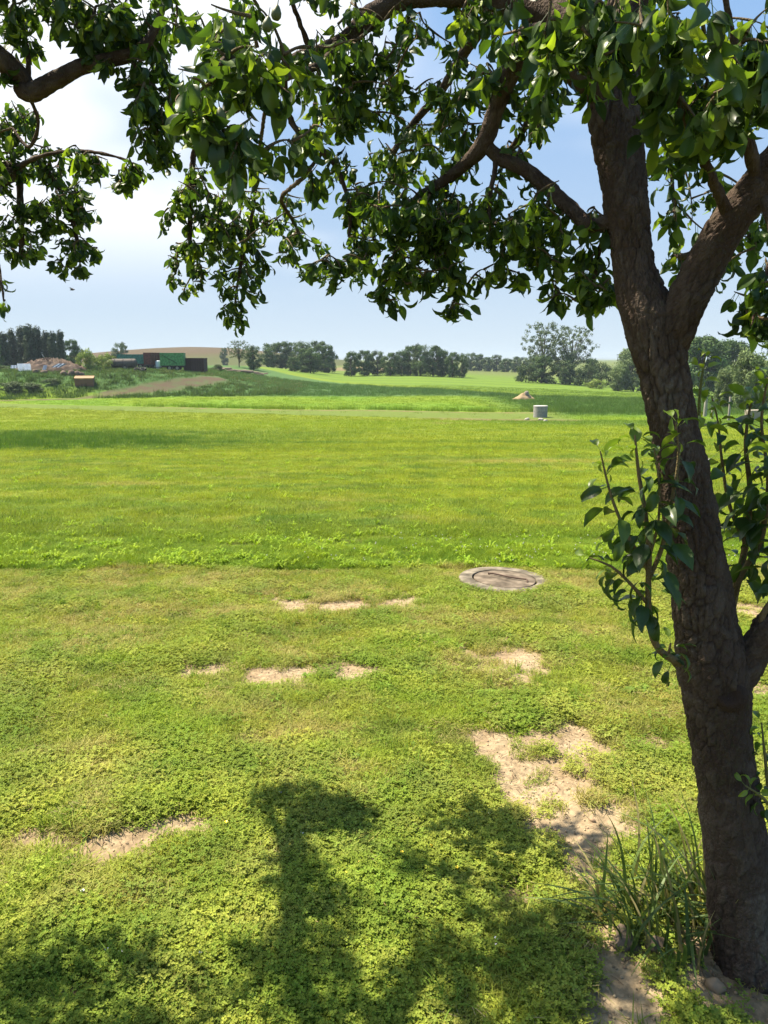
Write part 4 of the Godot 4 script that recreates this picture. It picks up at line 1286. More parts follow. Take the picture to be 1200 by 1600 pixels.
func build_well() -> void:
	var at := G(844, 652)
	var k := view_depth(at) / F
	var r := 10.8 * k
	var o := thing("concrete_well_ring", "grey concrete well ring standing in the meadow", "well ring", at)
	var m := vmat(0.95, 0.2)
	m.albedo_texture = noise_tex(0.02, FastNoiseLite.TYPE_SIMPLEX, 0.7, 1.0, 256, 4)
	m.uv1_triplanar = true
	m.uv1_scale = Vector3(1, 1, 1)
	var lower := MB.new()
	lower.lathe([Vector2(r * 1.0, -0.2), Vector2(r * 1.0, 0.46), Vector2(r * 0.985, 0.475), Vector2(r * 0.8, 0.475)], 40, Color(0.36, 0.35, 0.33))
	piece("lower_ring", lower.mesh(true), m, o)
	var upper := MB.new()
	upper.lathe([Vector2(r * 0.985, 0.485), Vector2(r, 0.50), Vector2(r, 0.93), Vector2(r * 0.985, 0.95)], 40, Color(0.37, 0.36, 0.34))
	piece("upper_ring", upper.mesh(true), m, o)
	var lid := MB.new()
	lid.lathe([Vector2(r * 1.02, 0.955), Vector2(r * 1.02, 1.03), Vector2(r, 1.045), Vector2(0, 1.05)], 40, Color(0.52, 0.51, 0.48))
	piece("lid", lid.mesh(true), m, o)
	for q in [[845, 657, 0.16, "pale stone lying at the foot of the concrete well ring"], [823, 656, 0.13, "small stone on bare soil left of the well ring"], [852, 659, 0.11, "small pale stone just before the well ring"]]:
		var st := MB.new()
		rough_lump(st, Vector3.ZERO, Vector3(q[2] * 1.5, q[2], q[2] * 1.2), Color(0.30, 0.28, 0.24), q[0])
		tag(piece("stone", st.mesh(true), vmat(0.9), self, Transform3D(Basis(), G(q[0], q[1]) + Vector3(0, 0.05, 0))), q[3], "stone")


func build_dirt_heap() -> void:
	var at := G(818, 624)
	var mb := MB.new()
	var n := 40
	for j in 13:
		var t := j / 12.0
		for k in n:
			var a := TAU * k / n
			var r := t * (1.0 + 0.25 * n_lump.get_noise_2d(cos(a) * 0.2, sin(a) * 0.2))
			var y := 0.8 * (1.0 - t * t) * (1.0 + 0.6 * n_lump.get_noise_2d(cos(a) * t * 0.2 + 3.0, sin(a) * t * 0.2)) - 0.1
			mb.vert(Vector3(cos(a) * r * 1.75, y, sin(a) * r * 1.3), Color(0.32, 0.235, 0.14).lerp(Color(0.22, 0.17, 0.10), rng.randf()))
		if j > 0:
			for k in n:
				mb.quad((j - 1) * n + k, (j - 1) * n + (k + 1) % n, j * n + (k + 1) % n, j * n + k)
	tag(piece("dirt_heap", mb.mesh(true), vmat(0.95, 0.2), self, Transform3D(Basis(), at)), "heap of sandy excavated earth in the meadow", "earth heap")
	var k := 0
	for q in [[822, 611, 0.34, "large grey stone on top of the sandy earth heap"], [825, 615, 0.24, "smaller stone just below the top of the earth heap"], [818, 617, 0.20, "stone on the left slope of the earth heap"]]:
		var st := MB.new()
		rough_lump(st, Vector3.ZERO, Vector3(q[2] * 1.1, q[2] * 1.2, q[2]), Color(0.22, 0.19, 0.15), q[0] * 0.1)
		var p := P(q[0], q[1] + 4, -at.z - 0.2)
		tag(piece("boulder", st.mesh(true), vmat(0.9), self, Transform3D(Basis(), p)), q[3], "stone")
		k += 1


func wheel(parent: Node, at: Vector3, r: float, w: float) -> void:
	var t := MB.new()
	t.lathe([Vector2(r * 0.55, -w), Vector2(r * 0.9, -w), Vector2(r, -w * 0.7), Vector2(r, w * 0.7), Vector2(r * 0.9, w), Vector2(r * 0.55, w)], 20, Color(0.02, 0.02, 0.02))
	var o := piece("wheel", t.mesh(true), vmat(0.9), parent, Transform3D(Basis(Vector3.RIGHT, PI / 2), at))
	var h := MB.new()
	h.lathe([Vector2(0, -w * 0.6), Vector2(r * 0.5, -w * 0.5), Vector2(r * 0.57, -w * 0.8), Vector2(r * 0.57, w * 0.8), Vector2(r * 0.5, w * 0.5), Vector2(0, w * 0.6)], 16, Color(0.3, 0.28, 0.2))
	piece("rim", h.mesh(true), vmat(0.6), o)


# a box trailer seen side on: length along x
func trailer(called: String, label: String, px: float, py: float, d: float, turn: float, l: float, h: float, w: float, col: Color, ribs: int, deck: float, ridge := false) -> Node3D:
	var at := P(px, py, d)
	at.y = ground_h(at.x, at.z)
	var o := thing(called, label, "trailer", at, turn)
	var m := vmat(0.55, 0.4)
	m.albedo_texture = rust_tex
	m.uv1_triplanar = true
	m.uv1_scale = Vector3(0.5, 0.5, 0.5)
	var t := 0.05
	for s in [-1, 1]:
		var side := MB.new()
		side.box(Vector3(0, deck + h / 2, s * (w / 2)), Vector3(l, h, t), col)
		var p := piece("side_wall", side.mesh(false), m, o)
		for k in ribs + 1:
			var rb := MB.new()
			rb.box(Vector3(-l / 2 + l * k / ribs + (0.04 if k == 0 else (-0.04 if k == ribs else 0.0)), deck + h / 2, s * (w / 2 + 0.06)), Vector3(0.07, h - 0.02, 0.08), col * 0.85)
			piece("rib", rb.mesh(false), m, p)
		for k in 3:
			var rb := MB.new()
			rb.box(Vector3(0, deck + h * (0.1 + 0.38 * k), s * (w / 2 + 0.045)), Vector3(l - 0.1, 0.05, 0.045), col * 1.1)
			piece("rail", rb.mesh(false), m, p)
	for s in [-1, 1]:
		var e := MB.new()
		e.box(Vector3(s * (l / 2 - t / 2), deck + h / 2, 0), Vector3(t, h - 0.01, w - t), col)
		piece("end_wall", e.mesh(false), m, o)
	var f := MB.new()
	f.box(Vector3(0, deck - 0.06, 0), Vector3(l - 0.05, 0.11, w - 0.1), Color(0.05, 0.05, 0.05))
	for s in [-1, 1]:
		f.box(Vector3(0, deck - 0.22, s * 0.4), Vector3(l * 0.96, 0.2, 0.1), Color(0.06, 0.05, 0.045))
	f.box(Vector3(-l / 2 - 0.6, deck - 0.3, 0), Vector3(1.3, 0.09, 0.1), Color(0.06, 0.05, 0.045))
	piece("chassis", f.mesh(false), vmat(0.8), o)
	for q in [-0.12, 0.2]:
		for s in [-1, 1]:
			wheel(o, Vector3(l * q, 0.46, s * (w / 2 - 0.14)), 0.46, 0.14)
	return o


var rust_tex: ImageTexture


func build_farm() -> void:
	rust_tex = noise_tex(0.015, FastNoiseLite.TYPE_SIMPLEX, 0.6, 1.0, 256, 5)
	var d := 128.0
	var g := trailer("farm_trailer", "bright green high sided forage trailer in front of the brown container", 271, 575, d, 0.12, 3.9, 2.1, 2.3, Color(0.13, 0.42, 0.13), 5, 0.85)
	var br := MB.new()
	br.tube([Vector3(-1.8, 2.7, 1.30), Vector3(0.9, 1.2, 1.30)], [0.06, 0.06], 6, Color(0.03, 0.10, 0.03))
	piece("brace", br.mesh(true), vmat(0.7), g)
	trailer("farm_trailer", "long teal low trailer behind the grey tank", 212, 571, d + 5.0, 0.03, 5.6, 1.6, 2.3, Color(0.07, 0.30, 0.22), 8, 0.9)
	trailer("farm_trailer", "dark red tipping trailer standing end on beside the green trailer", 239, 573, d + 1.5, 1.25, 3.0, 2.0, 1.3, Color(0.15, 0.045, 0.03), 4, 0.85)
	# brown steel container
	var at := P(306, 575, d + 2.0)
	at.y = ground_h(at.x, at.z)
	var c := thing("skip_container", "dark brown rusty container right of the green trailer", "container", at, -0.03)
	var body := MB.new()
	body.box(Vector3(0, 1.25, 0), Vector3(3.5, 2.2, 2.2), Color(0.085, 0.04, 0.028))
	var rm := vmat(0.8)
	rm.albedo_texture = rust_tex
	rm.uv1_triplanar = true
	piece("body", body.mesh(false), rm, c)
	for k in 9:
		var rb := MB.new()
		rb.box(Vector3(-1.7 + 0.425 * k, 1.25, 1.13), Vector3(0.10, 2.1, 0.08), Color(0.095, 0.045, 0.03))
		piece("rib", rb.mesh(false), rm, c)
	var lid := MB.new()
	lid.box(Vector3(0, 2.39, 0), Vector3(3.6, 0.08, 2.3), Color(0.10, 0.055, 0.04))
	piece("top_rim", lid.mesh(false), rm, c)
	var sk := MB.new()
	for s in [-1, 1]:
		sk.box(Vector3(s * 1.3, 0.06, 0), Vector3(0.2, 0.16, 2.0), Color(0.05, 0.04, 0.035))
	piece("skids", sk.mesh(false), rm, c)
	# grey tank lying in front of the teal trailer
	at = P(194, 573, d - 2.0)
	at.y = ground_h(at.x, at.z)
	c = thing("tank_trailer", "long grey cylindrical tank lying before the teal trailer", "tank", at, 0.05)
	var tk := MB.new()
	tk.lathe([Vector2(0, -2.1), Vector2(0.5, -2.05), Vector2(0.72, -1.85), Vector2(0.74, 1.85), Vector2(0.5, 2.05), Vector2(0, 2.1)], 24, Color(0.15, 0.13, 0.11))
	piece("barrel", tk.mesh(true), rm, c, Transform3D(Basis(Vector3.FORWARD, PI / 2), Vector3(0, 1.15, 0)))
	for k in 3:
		var hoop := MB.new()
		hoop.lathe([Vector2(0.745, -0.05), Vector2(0.775, -0.04), Vector2(0.775, 0.04), Vector2(0.745, 0.05)], 24, Color(0.09, 0.07, 0.06))
		piece("hoop", hoop.mesh(true), rm, c, Transform3D(Basis(Vector3.FORWARD, PI / 2), Vector3(-1.4 + 1.4 * k, 1.15, 0)))
	for s in [-1, 1]:
		wheel(c, Vector3(0.3, 0.42, s * 0.62), 0.42, 0.13)
	# white drum between the red and the green trailer
	at = P(248, 573, d + 0.6)
	at.y = ground_h(at.x, at.z)
	var dr := MB.new()
	dr.lathe([Vector2(0, 1.55), Vector2(0.35, 1.53), Vector2(0.5, 1.4), Vector2(0.52, 0.5), Vector2(0.45, 0.3), Vector2(0.42, 0.0)], 20, Color(0.55, 0.6, 0.66))
	tag(piece("water_drum", dr.mesh(true), vmat(0.4), self, Transform3D(Basis(), at)), "pale round water drum between the red and green trailers", "drum")
	# earth heap with plastic sheets
	at = on_ground(80, 121)
	var mb := MB.new()
	var n := 64
	for j in 17:
		var t := j / 16.0
		for k in n:
			var a := TAU * k / n
			var p := Vector2(cos(a) * t * 6.2, sin(a) * t * 3.2)
			var y := 1.9 * pow(1.0 - t * t, 0.8) * (1.0 + 0.55 * n_lump.get_noise_2d(p.x * 0.6, p.y * 0.6)) + 0.35 * n_lump.get_noise_2d(p.x * 1.8, p.y * 1.8) * (1.0 - t) - 0.15
			mb.vert(Vector3(p.x, y, p.y), Color(0.07, 0.05, 0.04).lerp(Color(0.13, 0.10, 0.078), clampf(0.5 + n_lump.get_noise_2d(p.x * 3.0, p.y * 3.0 + 7.0) * 1.4, 0, 1)))
		if j > 0:
			for k in n:
				mb.quad((j - 1) * n + k, (j - 1) * n + (k + 1) % n, j * n + (k + 1) % n, j * n + k)
	var heap := piece("earth_heap", mb.mesh(true), vmat(0.95, 0.2), self, Transform3D(Basis(), at))
	tag(heap, "long brown heap of earth and rubbish on the left bank", "earth heap")
	for q in [[38, 574, 2.2, 1.2, 0.5, "large pale blue plastic sheet on the left end of the earth heap"], [70, 576, 0.6, 1.1, 0.1, "narrow white plastic sheet hanging down the middle of the earth heap"], [92, 571, 1.4, 0.6, -0.5, "pale blue plastic sheet on the right end of the earth heap"], [22, 573, 1.0, 0.5, 0.1, "white plastic sheet far left, behind the shrubs"]]:
		var sh := MB.new()
		var c0 := P(q[0], q[1], 117.6 if q[0] > 30 else 118.5)
		for y in 9:
			for x in 13:
				var u := x / 12.0 - 0.5
				var v := y / 8.0 - 0.5
				var p := Vector3(u * q[2] + q[4] * v * 1.5, -v * q[3] * 0.95, v * q[3] * 1.1 + 0.16 * sin(u * 14.0 + q[0]) + 0.1 * n_lump.get_noise_2d(u * 9.0 + q[0], v * 9.0))
				sh.vert(p, Color(0.19, 0.235, 0.29))
				if x > 0 and y > 0:
					var k := y * 13 + x
					sh.quad(k - 14, k - 13, k, k - 1)
		tag(piece("plastic_sheet", sh.mesh(true), vmat(0.9, 0.1), self, Transform3D(Basis(), c0)), q[5], "plastic sheet")
	var k := 0
	for q in [[68, 581, 0.4, 0.32], [100, 583, 0.45, 0.35], [112, 584, 0.5, 0.4], [120, 583, 0.4, 0.34], [55, 583, 0.35, 0.3], [126, 581, 0.35, 0.3]]:
		var st := MB.new()
		rough_lump(st, Vector3.ZERO, Vector3(q[2] * 1.4, q[3] * 1.3, q[2]), Color(0.13, 0.095, 0.07), q[0])
		var p := on_ground(q[0], 116.0)
		tag(piece("earth_clod", st.mesh(true), vmat(0.95), self, Transform3D(Basis(), p + Vector3(0, 0.15, 0))), "dark clod of earth at the foot of the earth heap, %s from the left" % ["second", "third", "fourth", "fifth", "first", "last"][k], "clod")
		k += 1
	# wooden box on the bank: boards one by one
	at = G(133, 603)
	c = thing("wooden_box", "low orange brown wooden box on the grassy bank", "box", at, 0.28)
	c.rotation.x = 0.16
	var ww := vmat(0.85)
	for b in 6:
		var bd := MB.new()
		bd.box(Vector3(0, 1.18, -0.80 + 0.32 * b), Vector3(2.7, 0.08, 0.30), Color(0.32, 0.19, 0.105) * rng.randf_range(0.85, 1.15))
		piece("lid_board", bd.mesh(false), ww, c)
	for s in 4:
		var bd := MB.new()
		bd.box(Vector3(0, 0.12 + 0.27 * s, 0.93), Vector3(2.56, 0.25, 0.06), Color(0.20, 0.11, 0.06) * rng.randf_range(0.85, 1.15))
		piece("side_board", bd.mesh(false), ww, c)
		for e in [-1, 1]:
			var eb := MB.new()
			eb.box(Vector3(e * 1.28, 0.12 + 0.27 * s, 0), Vector3(0.06, 0.25, 1.78), Color(0.20, 0.11, 0.06) * rng.randf_range(0.85, 1.15))
			piece("end_board", eb.mesh(false), ww, c)
	# dark tyre-like heap at the trailers' foot
	for q in [[224, 581, 0.55, "dark tyre lying in the weeds below the trailers"], [214, 580, 0.45, "second dark tyre, left of the other below the trailers"]]:
		var ty := MB.new()
		ty.lathe([Vector2(q[2] * 0.5, 0.0), Vector2(q[2] * 0.9, -0.02), Vector2(q[2], 0.1), Vector2(q[2], 0.3), Vector2(q[2] * 0.85, 0.42), Vector2(q[2] * 0.5, 0.38), Vector2(q[2] * 0.5, 0.0)], 20, Color(0.025, 0.024, 0.022))
		tag(piece("tyre", ty.mesh(true), vmat(0.9), self, Transform3D(Basis(Vector3.RIGHT, 0.35), G(q[0], q[1]) + Vector3(0, 0.1, 0))), q[3], "tyre")
	# log pile: each log a thing of its own
	var base := on_ground(372, 150)
	for j in 22:
		var l := MB.new()
		var len2 := rng.randf_range(1.4, 3.4)
		var r := rng.randf_range(0.09, 0.2)
		var tone := rng.randf_range(0.7, 1.3)
		l.tube([Vector3(-len2 / 2, 0, 0), Vector3(-len2 * 0.1, rng.randf_range(-0.08, 0.1), 0), Vector3(len2 / 2, 0, 0)], [r, r * 0.95, r * 0.8], 9, Color(0.17, 0.13, 0.10) * tone)
		var x := -4.6 + 9.6 * j / 21.0 + rng.randf_range(-0.15, 0.15)
		var zz := rng.randf_range(-1.0, 1.0)
		var lay := rng.randi() % 2
		var pos := Vector3(base.x + x, ground_h(base.x + x, base.z + zz) + 0.14 + 0.3 * lay, base.z + zz)
		tag(piece("log", l.mesh(true), vmat(0.95), self, Transform3D(Basis(Vector3.UP, rng.randf_range(-0.5, 0.5)) * Basis(Vector3.FORWARD, rng.randf_range(-0.12, 0.12)), pos)), "%s branch in the log pile, %s from its left end" % ["pale grey" if tone > 1.05 else ("dark grey" if tone < 0.85 else "grey brown"), ["first", "second", "third", "fourth", "fifth", "sixth", "seventh", "eighth", "ninth", "tenth", "eleventh", "twelfth", "thirteenth", "fourteenth", "fifteenth", "sixteenth", "seventeenth", "eighteenth", "nineteenth", "twentieth", "last but one", "last"][j]], "log", "logs and branches of the log pile")
	tree("bush_a", "shrub", 342, 146, 568, 22, "small dark shrub at the left end of the log pile")
	# fence posts and a pale block on the right
	for q in [[1101, 651, 640, 0.16, "grey weathered fence post to the right of the pear trunk"], [1112, 655, 644, 0.10, "thinner wooden stake right of the grey fence post"], [1138, 657, 640, 0.10, "thin stake by the bare soil at the right"]]:
		var p := G(q[0], q[1])
		var top := P(q[0], q[2] - 20, -p.z).y - p.y
		var po := MB.new()
		po.tube([Vector3(0, -0.3, 0), Vector3(0.01, top * 0.5, 0), Vector3(0, top, 0)], [q[3], q[3] * 0.95, q[3] * 0.85], 9, Color(0.26, 0.24, 0.21))
		tag(piece("fence_post", po.mesh(true), vmat(0.95), self, Transform3D(Basis(), p)), q[4], "post")
	var wb := MB.new()
	wb.box(Vector3(0, 0.3, 0), Vector3(1.2, 0.8, 0.6), Color(0.30, 0.26, 0.2))
	wb.box(Vector3(0.05, 0.75, 0), Vector3(1.3, 0.1, 0.7), Color(0.33, 0.29, 0.23))
	tag(piece("stone_block", wb.mesh(false), vmat(0.9), self, Transform3D(Basis(Vector3.UP, 0.3), G(1176, 656))), "pale stone block seen between the shoots at the right edge", "block")
	# weeds and scrub of the left bank
	var mats := tree_mat
	var xs := []
	var cs := []
	var patch := tuft(30, 0.5, 0.25, 0.75, 0.5, 0.05, 2)
	for j in 5200:
		var dd := rng.randf_range(96.0, 150.0)
		var x := rng.randf_range(-78.0, -14.0)
		if lane_at(x, dd) > 0.15 or dd < 102.0 + 0.3 * (x + 50.0) + 4.0 * n_soft.get_noise_2d(x, dd):
			continue
		if dd > 124.0 + 0.3 * (x + 50.0) and x < -22.0 and rng.randf() < 0.5:
			continue
		var s := rng.randf_range(0.7, 1.4)
		var dry := smoothstep(112.0, 126.0, dd + 6.0 * n_soft.get_noise_2d(x, dd * 1.1))
		xs.append(Transform3D(flat_turn(s, s * rng.randf_range(0.7, 1.3) * (1.0 - 0.5 * dry)), Vector3(x, ground_h(x, -dd) - 0.05, -dd)))
		cs.append(vary(Color(0.065, 0.115, 0.026).lerp(Color(0.16, 0.16, 0.07), dry * 0.7 * rng.randf()), 0.25))
	var o := scatter("bank_weeds", patch, vmat(0.7, 0.3, 0.8), xs, cs)
	tag(o, "rank weeds and nettles covering the left bank", "weeds", "", "stuff")
	for q in [[15, 108, 592, 60, "dark leafy shrub low at the left edge of the bank"], [48, 109, 594, 52, "round dark shrub on the bank left of the wooden box"], [82, 112, 588, 40, "small shrub between the earth heap and the wooden box"], [172, 124, 583, 46, "low dark shrub behind the wooden box"], [196, 122, 581, 30, "low shrub below the trailers"]]:
		tree("bush_a", "shrub", q[0], q[1], q[2], q[3], q[4], "", 0.2)


func build_near_things() -> void:
	# clump of tall grass at the foot of the pear
	var at := G(1066, 1448)
	var o := thing("tall_grass_clump", "clump of tall arching grass at the foot of the pear trunk", "grass clump", at)
	var gm := vmat(0.5, 0.4, 0.8)
	var shapes := []
	for k in 7:
		var mb := MB.new()
		var segs := 7
		var lean: float = [0.3, 0.55, 0.85, 1.15, 1.45, 0.4, 1.0][k]
		var prev := []
		for j in segs + 1:
			var t := float(j) / segs
			var w := 0.0055 * (1.0 - pow(t, 2.2)) + 0.0004
			var p := Vector3(lean * 0.72 * t * t, t - 0.42 * lean * t * t, 0)
			var now := [mb.vert(p + Vector3(0, 0, -w)), mb.vert(p + Vector3(0, -0.0025, 0)), mb.vert(p + Vector3(0, 0, w))]
			if j > 0:
				mb.quad(prev[0], prev[1], now[1], now[0])
				mb.quad(prev[1], prev[2], now[2], now[1])
			prev = now
		shapes.append(mb.mesh(true))
	var tones := []
	for c in [Color(0.085, 0.14, 0.035), Color(0.11, 0.17, 0.045), Color(0.07, 0.12, 0.03), Color(0.26, 0.23, 0.10)]:
		var m := vmat(0.5, 0.4, 0.8)
		m.albedo_color = c.linear_to_srgb()
		tones.append(m)
	var xs := [[], [], [], [], [], [], []]
	var cs := [[], [], [], [], [], [], []]
	for k in 230:
		var a := rng.randf() * TAU
		var r := 0.23 * sqrt(rng.randf())
		var p := Vector3(cos(a) * r * 1.1 - 0.03, -0.01, sin(a) * r * 0.9)
		var l := rng.randf_range(0.16, 0.30) if rng.randf() < 0.66 else rng.randf_range(0.3, 0.5)
		var way := (PI + rng.randfn() * 0.9) if rng.randf() < 0.7 else rng.randf() * TAU
		var b := Basis(Vector3.UP, way) * Basis(Vector3.FORWARD, rng.randfn() * 0.16) * Basis(Vector3.RIGHT, rng.randfn() * 0.14) * Basis.from_scale(Vector3(l, l, rng.randf_range(0.7, 1.25)))
		var kind := rng.randi() % 7
		if l > 0.3:
			kind = [0, 1, 5, 2][rng.randi() % 4]
		if k < 180:
			numbered_piece("blade", k, shapes[kind], tones[rng.randi() % 4], o, Transform3D(b, p))
		else:
			xs[kind].append(Transform3D(b, p))
			cs[kind].append(vary(Color(0.10, 0.155, 0.04)))
	for k in 7:
		if xs[k].size():
			scatter("blades", shapes[k], gm, xs[k], cs[k], o)
	# stones by the trunk
	for q in [[977, 1472, 0.036, "round grey stone in the soil beside the tall grass clump"], [1024, 1482, 0.032, "brownish stone just right of the round grey stone"], [1006, 1511, 0.024, "small sandy clod in front of the two stones"], [925, 1283, 0.012, "tiny pebble on the right of the big bare patch"], [1118, 1545, 0.022, "pale pebble in the bare soil below the trunk"]]:
		var st := MB.new()
		rough_lump(st, Vector3.ZERO, Vector3(q[2] * 1.1, q[2] * 0.9, q[2]), Color(0.15, 0.115, 0.08) if q[2] > 0.03 else Color(0.27, 0.19, 0.12), q[0], 12, 18)
		tag(piece("stone", st.mesh(true), vmat(0.9), self, Transform3D(Basis(Vector3.UP, q[0]), G(q[0], q[1]) + Vector3(0, q[2] * 0.15, 0))), q[3], "stone")
	# crumbs of earth and twigs on the bare patches
	var crumb := MB.new()
	rough_lump(crumb, Vector3.ZERO, Vector3.ONE, Color.WHITE, 3.0, 4, 6)
	var bit := MB.new()
	bit.tube([Vector3(-1, 0, 0), Vector3(0.1, 0.1, 0.12), Vector3(1, 0, 0)], [0.05, 0.05, 0.03], 4)
	var ex := [[], []]
	var ec := [[], []]
	for j in 60000:
		var d := rng.randf_range(1.2, 7.0)
		var x := rng.randf_range(-0.62 * d - 0.4, 0.62 * d + 0.4)
		if soil_at(x, -d) < rng.randf_range(0.2, 0.6):
			continue
		var k2 := 1 if rng.randf() < 0.10 else 0
		var q := (0.0012 + 0.0055 * pow(rng.randf(), 4.0)) if k2 == 0 else rng.randf_range(0.008, 0.03)
		ex[k2].append(Transform3D(Basis(Vector3.UP, rng.randf() * TAU).scaled_local(Vector3(q, q * 0.8, q)), Vector3(x, ground_h(x, -d) + q * 0.25, -d)))
		ec[k2].append(vary(Color(0.30, 0.225, 0.145) if k2 == 0 else Color(0.16, 0.11, 0.07), 0.35))
	tag(scatter("earth_crumbs", crumb.mesh(true), vmat(0.95, 0.2), ex[0], ec[0]), "crumbs of earth and grit on the bare patches", "grit", "", "stuff")
	tag(scatter("twig_litter", bit.mesh(true), vmat(0.95, 0.2), ex[1], ec[1]), "little dry twigs lying on the bare patches", "twigs", "", "stuff")
	# flowers
	var words := ["left of the tree shadow", "in the middle of the tree shadow", "beside the big bare patch", "low down in the picture", "near the left shadow", "by the lower sunlit spot", "under the shadow's right arm"]
	var k := 0
	for q in [[438, 1248], [472, 1314], [752, 1278], [764, 1282], [190, 1500], [168, 1497], [315, 1502], [775, 1480], [776, 1491], [130, 1405]]:
		var fl := thing("daisy", "white daisy, %s from the left among the lawn's daisies" % ["fifth", "sixth", "seventh", "eighth", "third", "second", "fourth", "ninth", "last", "first"][k], "flower", G(q[0], q[1]), 0.0, "daisies in the lawn")
		fl.scale = Vector3.ONE * 0.62
		var pet := MB.new()
		for j in 12:
			var a := TAU * j / 12
			var dd := Vector3(cos(a), 0.1, sin(a))
			var s := Vector3(-sin(a), 0, cos(a)) * 0.0028
			pet.quad4(Vector3(0, 0.05, 0) + dd * 0.002, Vector3(0, 0.05, 0) + dd * 0.008 - s, Vector3(0, 0.049, 0) + dd * 0.012, Vector3(0, 0.05, 0) + dd * 0.008 + s, Color(0.8, 0.8, 0.8))
		piece("petals", pet.mesh(false), vmat(0.7), fl)
		var cen := MB.new()
		cen.lathe([Vector2(0.0035, 0.049), Vector2(0.003, 0.0525), Vector2(0, 0.0535)], 8, Color(0.7, 0.5, 0.03))
		piece("centre", cen.mesh(true), vmat(0.7), fl)
		var stem := MB.new()
		stem.tube([Vector3(0, -0.005, 0), Vector3(0, 0.049, 0)], [0.0008, 0.0008], 5, Color(0.1, 0.17, 0.03))
		piece("stem", stem.mesh(true), vmat(0.7), fl)
		k += 1
	k = 0
	for q in [[540, 1377], [560, 1362], [628, 1346], [673, 1336], [714, 1371], [452, 1333], [473, 1348], [354, 1299]]:
		var fl := thing("buttercup", "yellow buttercup, %s from the left among the lawn's yellow flowers" % ["fourth", "fifth", "sixth", "seventh", "last", "second", "third", "first"][k], "flower", G(q[0], q[1]), 0.0, "yellow flowers in the lawn")
		fl.scale = Vector3.ONE * 0.7
		var pet := MB.new()
		for j in 5:
			var a := TAU * j / 5
			var dd := Vector3(cos(a), 0.45, sin(a))
			var s := Vector3(-sin(a), 0, cos(a)) * 0.005
			pet.quad4(Vector3(0, 0.05, 0), Vector3(0, 0.05, 0) + dd * 0.007 - s, Vector3(0, 0.05, 0) + dd * 0.0105, Vector3(0, 0.05, 0) + dd * 0.007 + s, Color(0.75, 0.55, 0.02))
		piece("petals", pet.mesh(false), vmat(0.4), fl)
		var stem := MB.new()
		stem.tube([Vector3(0, -0.005, 0), Vector3(0, 0.05, 0)], [0.0008, 0.0008], 5, Color(0.1, 0.17, 0.03))
		piece("stem", stem.mesh(true), vmat(0.7), fl)
		k += 1
	# white clover heads in the unmown strip
	var head := MB.new()
	head.lathe([Vector2(0, 0.09), Vector2(0.006, 0.093), Vector2(0.009, 0.10), Vector2(0.006, 0.107), Vector2(0, 0.109)], 7, Color.WHITE)
	var fx := []
	var fc := []
	for j in 150:
		var d := LAWN_END + 0.1 + 1.5 * pow(rng.randf(), 1.3)
		var x := rng.randf_range(-0.6, 4.6) + rng.randfn() * 0.5
		fx.append(Transform3D(flat_turn(0.8, rng.randf_range(0.5, 1.0)), Vector3(x, ground_h(x, -d), -d)))
		fc.append(vary(Color(0.42, 0.43, 0.32), 0.2))
	var w := scatter("clover_flowers", head.mesh(true), vmat(0.8), fx, fc)
	tag(w, "small white clover heads dotted in the unmown strip", "flowers", "", "stuff")
	# a bird far off in the left sky
	var bird := MB.new()
	bird.tube([Vector3(-0.18, 0, 0), Vector3(-0.08, 0.01, 0), Vector3(0.06, 0.01, 0), Vector3(0.15, 0.03, 0), Vector3(0.2, 0.02, 0)], [0.015, 0.05, 0.055, 0.035, 0.004], 8, Color(0.03, 0.03, 0.035))
	var bo := thing("bird", "tiny dark bird flying low in the left sky", "bird", P(113, 453, 55))
	piece("body", bird.mesh(true), vmat(0.8), bo)
	for s in [-1, 1]:
		var wing := MB.new()
		wing.quad4(Vector3(0.08, 0.03, 0), Vector3(-0.06, 0.03, 0), Vector3(-0.12, 0.14, s * 0.22), Vector3(-0.02, 0.15, s * 0.24), Color(0.035, 0.035, 0.04))
		wing.quad4(Vector3(-0.02, 0.15, s * 0.24), Vector3(-0.12, 0.14, s * 0.22), Vector3(-0.16, 0.10, s * 0.42), Vector3(-0.12, 0.10, s * 0.42), Color(0.035, 0.035, 0.04))
		piece("wing", wing.mesh(false), vmat(0.8), bo)


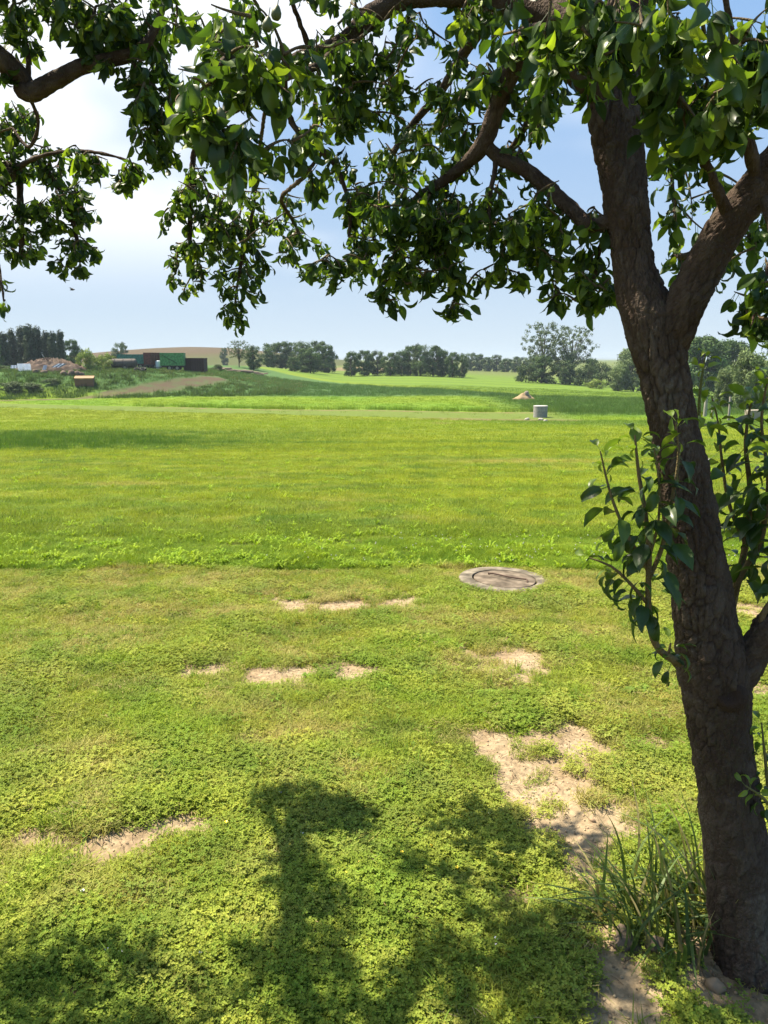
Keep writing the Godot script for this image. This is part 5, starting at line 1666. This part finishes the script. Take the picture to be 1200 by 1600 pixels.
# ---------------------------------------------------------------- sky
func sky_picture(sun: Vector3) -> ImageTexture:
	var w := 1024
	var h := 512
	var im := Image.create(w, h, false, Image.FORMAT_RGBF)
	var n := FastNoiseLite.new()
	n.seed = 12
	n.noise_type = FastNoiseLite.TYPE_SIMPLEX_SMOOTH
	n.frequency = 0.42
	n.fractal_octaves = 5
	for j in h:
		var lat := PI / 2 - (j + 0.5) / h * PI
		for i in w:
			var lon := (i + 0.5) / w * TAU      # the first column lies straight ahead
			var dir := Vector3(sin(lon) * cos(lat), sin(lat), -cos(lon) * cos(lat))
			var y := dir.y
			if y < 0.0:
				im.set_pixel(i, j, Color(0.16, 0.17, 0.10))
				continue
			var t := pow(1.0 - y, 3.7)
			var c := Color(0.075, 0.162, 0.31).lerp(Color(0.265, 0.31, 0.34), t)
			var ang := acos(clampf(dir.dot(sun), -1, 1))
			var au := 0.16 * exp(-ang / 0.40) + 0.9 * exp(-pow(ang / 0.16, 2.0))
			c += Color(1, 0.98, 0.94) * au
			# thin cloud sheets
			var p := dir / (y + 0.10)
			var cover := n.get_noise_2d(p.x * 1.0 + 4.0, p.z * 1.0)
			var sheet := n.get_noise_2d(p.x * 0.18 + 20.0, p.z * 0.18 + 7.0)
			var toward := Vector2(dir.x, dir.z).normalized().dot(Vector2(sun.x, sun.z).normalized())
			var cl := smoothstep(-0.12, 0.42, cover * 0.7 + sheet * 0.6 + 1.5 * (toward - 0.60)) * smoothstep(0.05, 0.2, y)
			var lit := 0.42 + 0.45 * exp(-ang / 0.5)
			c = c.lerp(Color(lit, lit, lit * 1.01), cl * 0.8)
			im.set_pixel(i, j, c)
	return ImageTexture.create_from_image(im)


func _ready() -> void:
	rng.seed = 20240611
	var cam := Camera3D.new()
	cam.name = "camera"
	cam.position = Vector3(0, EYE, 0)
	cam.rotation_degrees = Vector3(-PITCH, 0, 0)
	cam.fov = rad_to_deg(2.0 * atan(800.0 / F))
	cam.near = 0.05
	cam.far = 6000.0
	cam.current = true
	add_child(cam)
	var sun := DirectionalLight3D.new()
	sun.name = "sun"
	sun.rotation_degrees = Vector3(-SUN_HEIGHT, 180.0 - SUN_AZIMUTH, 0)
	sun.light_energy = 1.6
	sun.light_color = Color(1.0, 0.95, 0.86)
	sun.light_angular_distance = 0.53
	sun.shadow_enabled = true
	add_child(sun)
	var env := Environment.new()
	env.background_mode = Environment.BG_SKY
	var sm := PanoramaSkyMaterial.new()
	sm.panorama = sky_picture(sun.basis.z)
	env.sky = Sky.new()
	env.sky.sky_material = sm
	env.tonemap_mode = Environment.TONE_MAPPER_LINEAR
	env.tonemap_exposure = 2.75
	env.sdfgi_enabled = true
	env.ssao_enabled = true
	env.ssil_enabled = true
	env.fog_enabled = true
	env.fog_density = 0.00022
	env.fog_light_color = Color(0.80, 0.87, 0.95)
	var we := WorldEnvironment.new()
	we.name = "environment"
	we.environment = env
	add_child(we)

	n_soft.seed = 3
	n_soft.frequency = 0.05
	n_mid.seed = 5
	n_mid.frequency = 0.9
	n_fine.seed = 8
	n_fine.frequency = 4.5
	n_lump.seed = 21
	n_lump.frequency = 5.0
	n_cell.seed = 11
	n_cell.noise_type = FastNoiseLite.TYPE_CELLULAR
	n_cell.cellular_return_type = FastNoiseLite.RETURN_DISTANCE2_SUB
	n_cell.frequency = 1.0
	n_cell.fractal_type = FastNoiseLite.FRACTAL_NONE
	n_plate.seed = 11
	n_plate.noise_type = FastNoiseLite.TYPE_CELLULAR
	n_plate.cellular_return_type = FastNoiseLite.RETURN_CELL_VALUE
	n_plate.frequency = 1.0
	n_plate.fractal_type = FastNoiseLite.FRACTAL_NONE
	lay_soil()
	for q in [[-40, 628, 1.5], [40, 625, 1.3], [120, 623, 1.4], [170, 618, 1.8], [215, 611, 2.0], [265, 603, 2.3], [310, 597, 2.5], [338, 593, 2.0]]:
		var p := G(q[0], q[1])
		lane_pts.append(Vector3(p.x, -p.z, q[2]))
	build_ground()
	prepare_leaves()
	build_pear()
	build_left_tree()
	build_trees()
	build_farm()
	build_manhole()
	build_well()
	build_dirt_heap()
	build_near_things()
	build_grass()
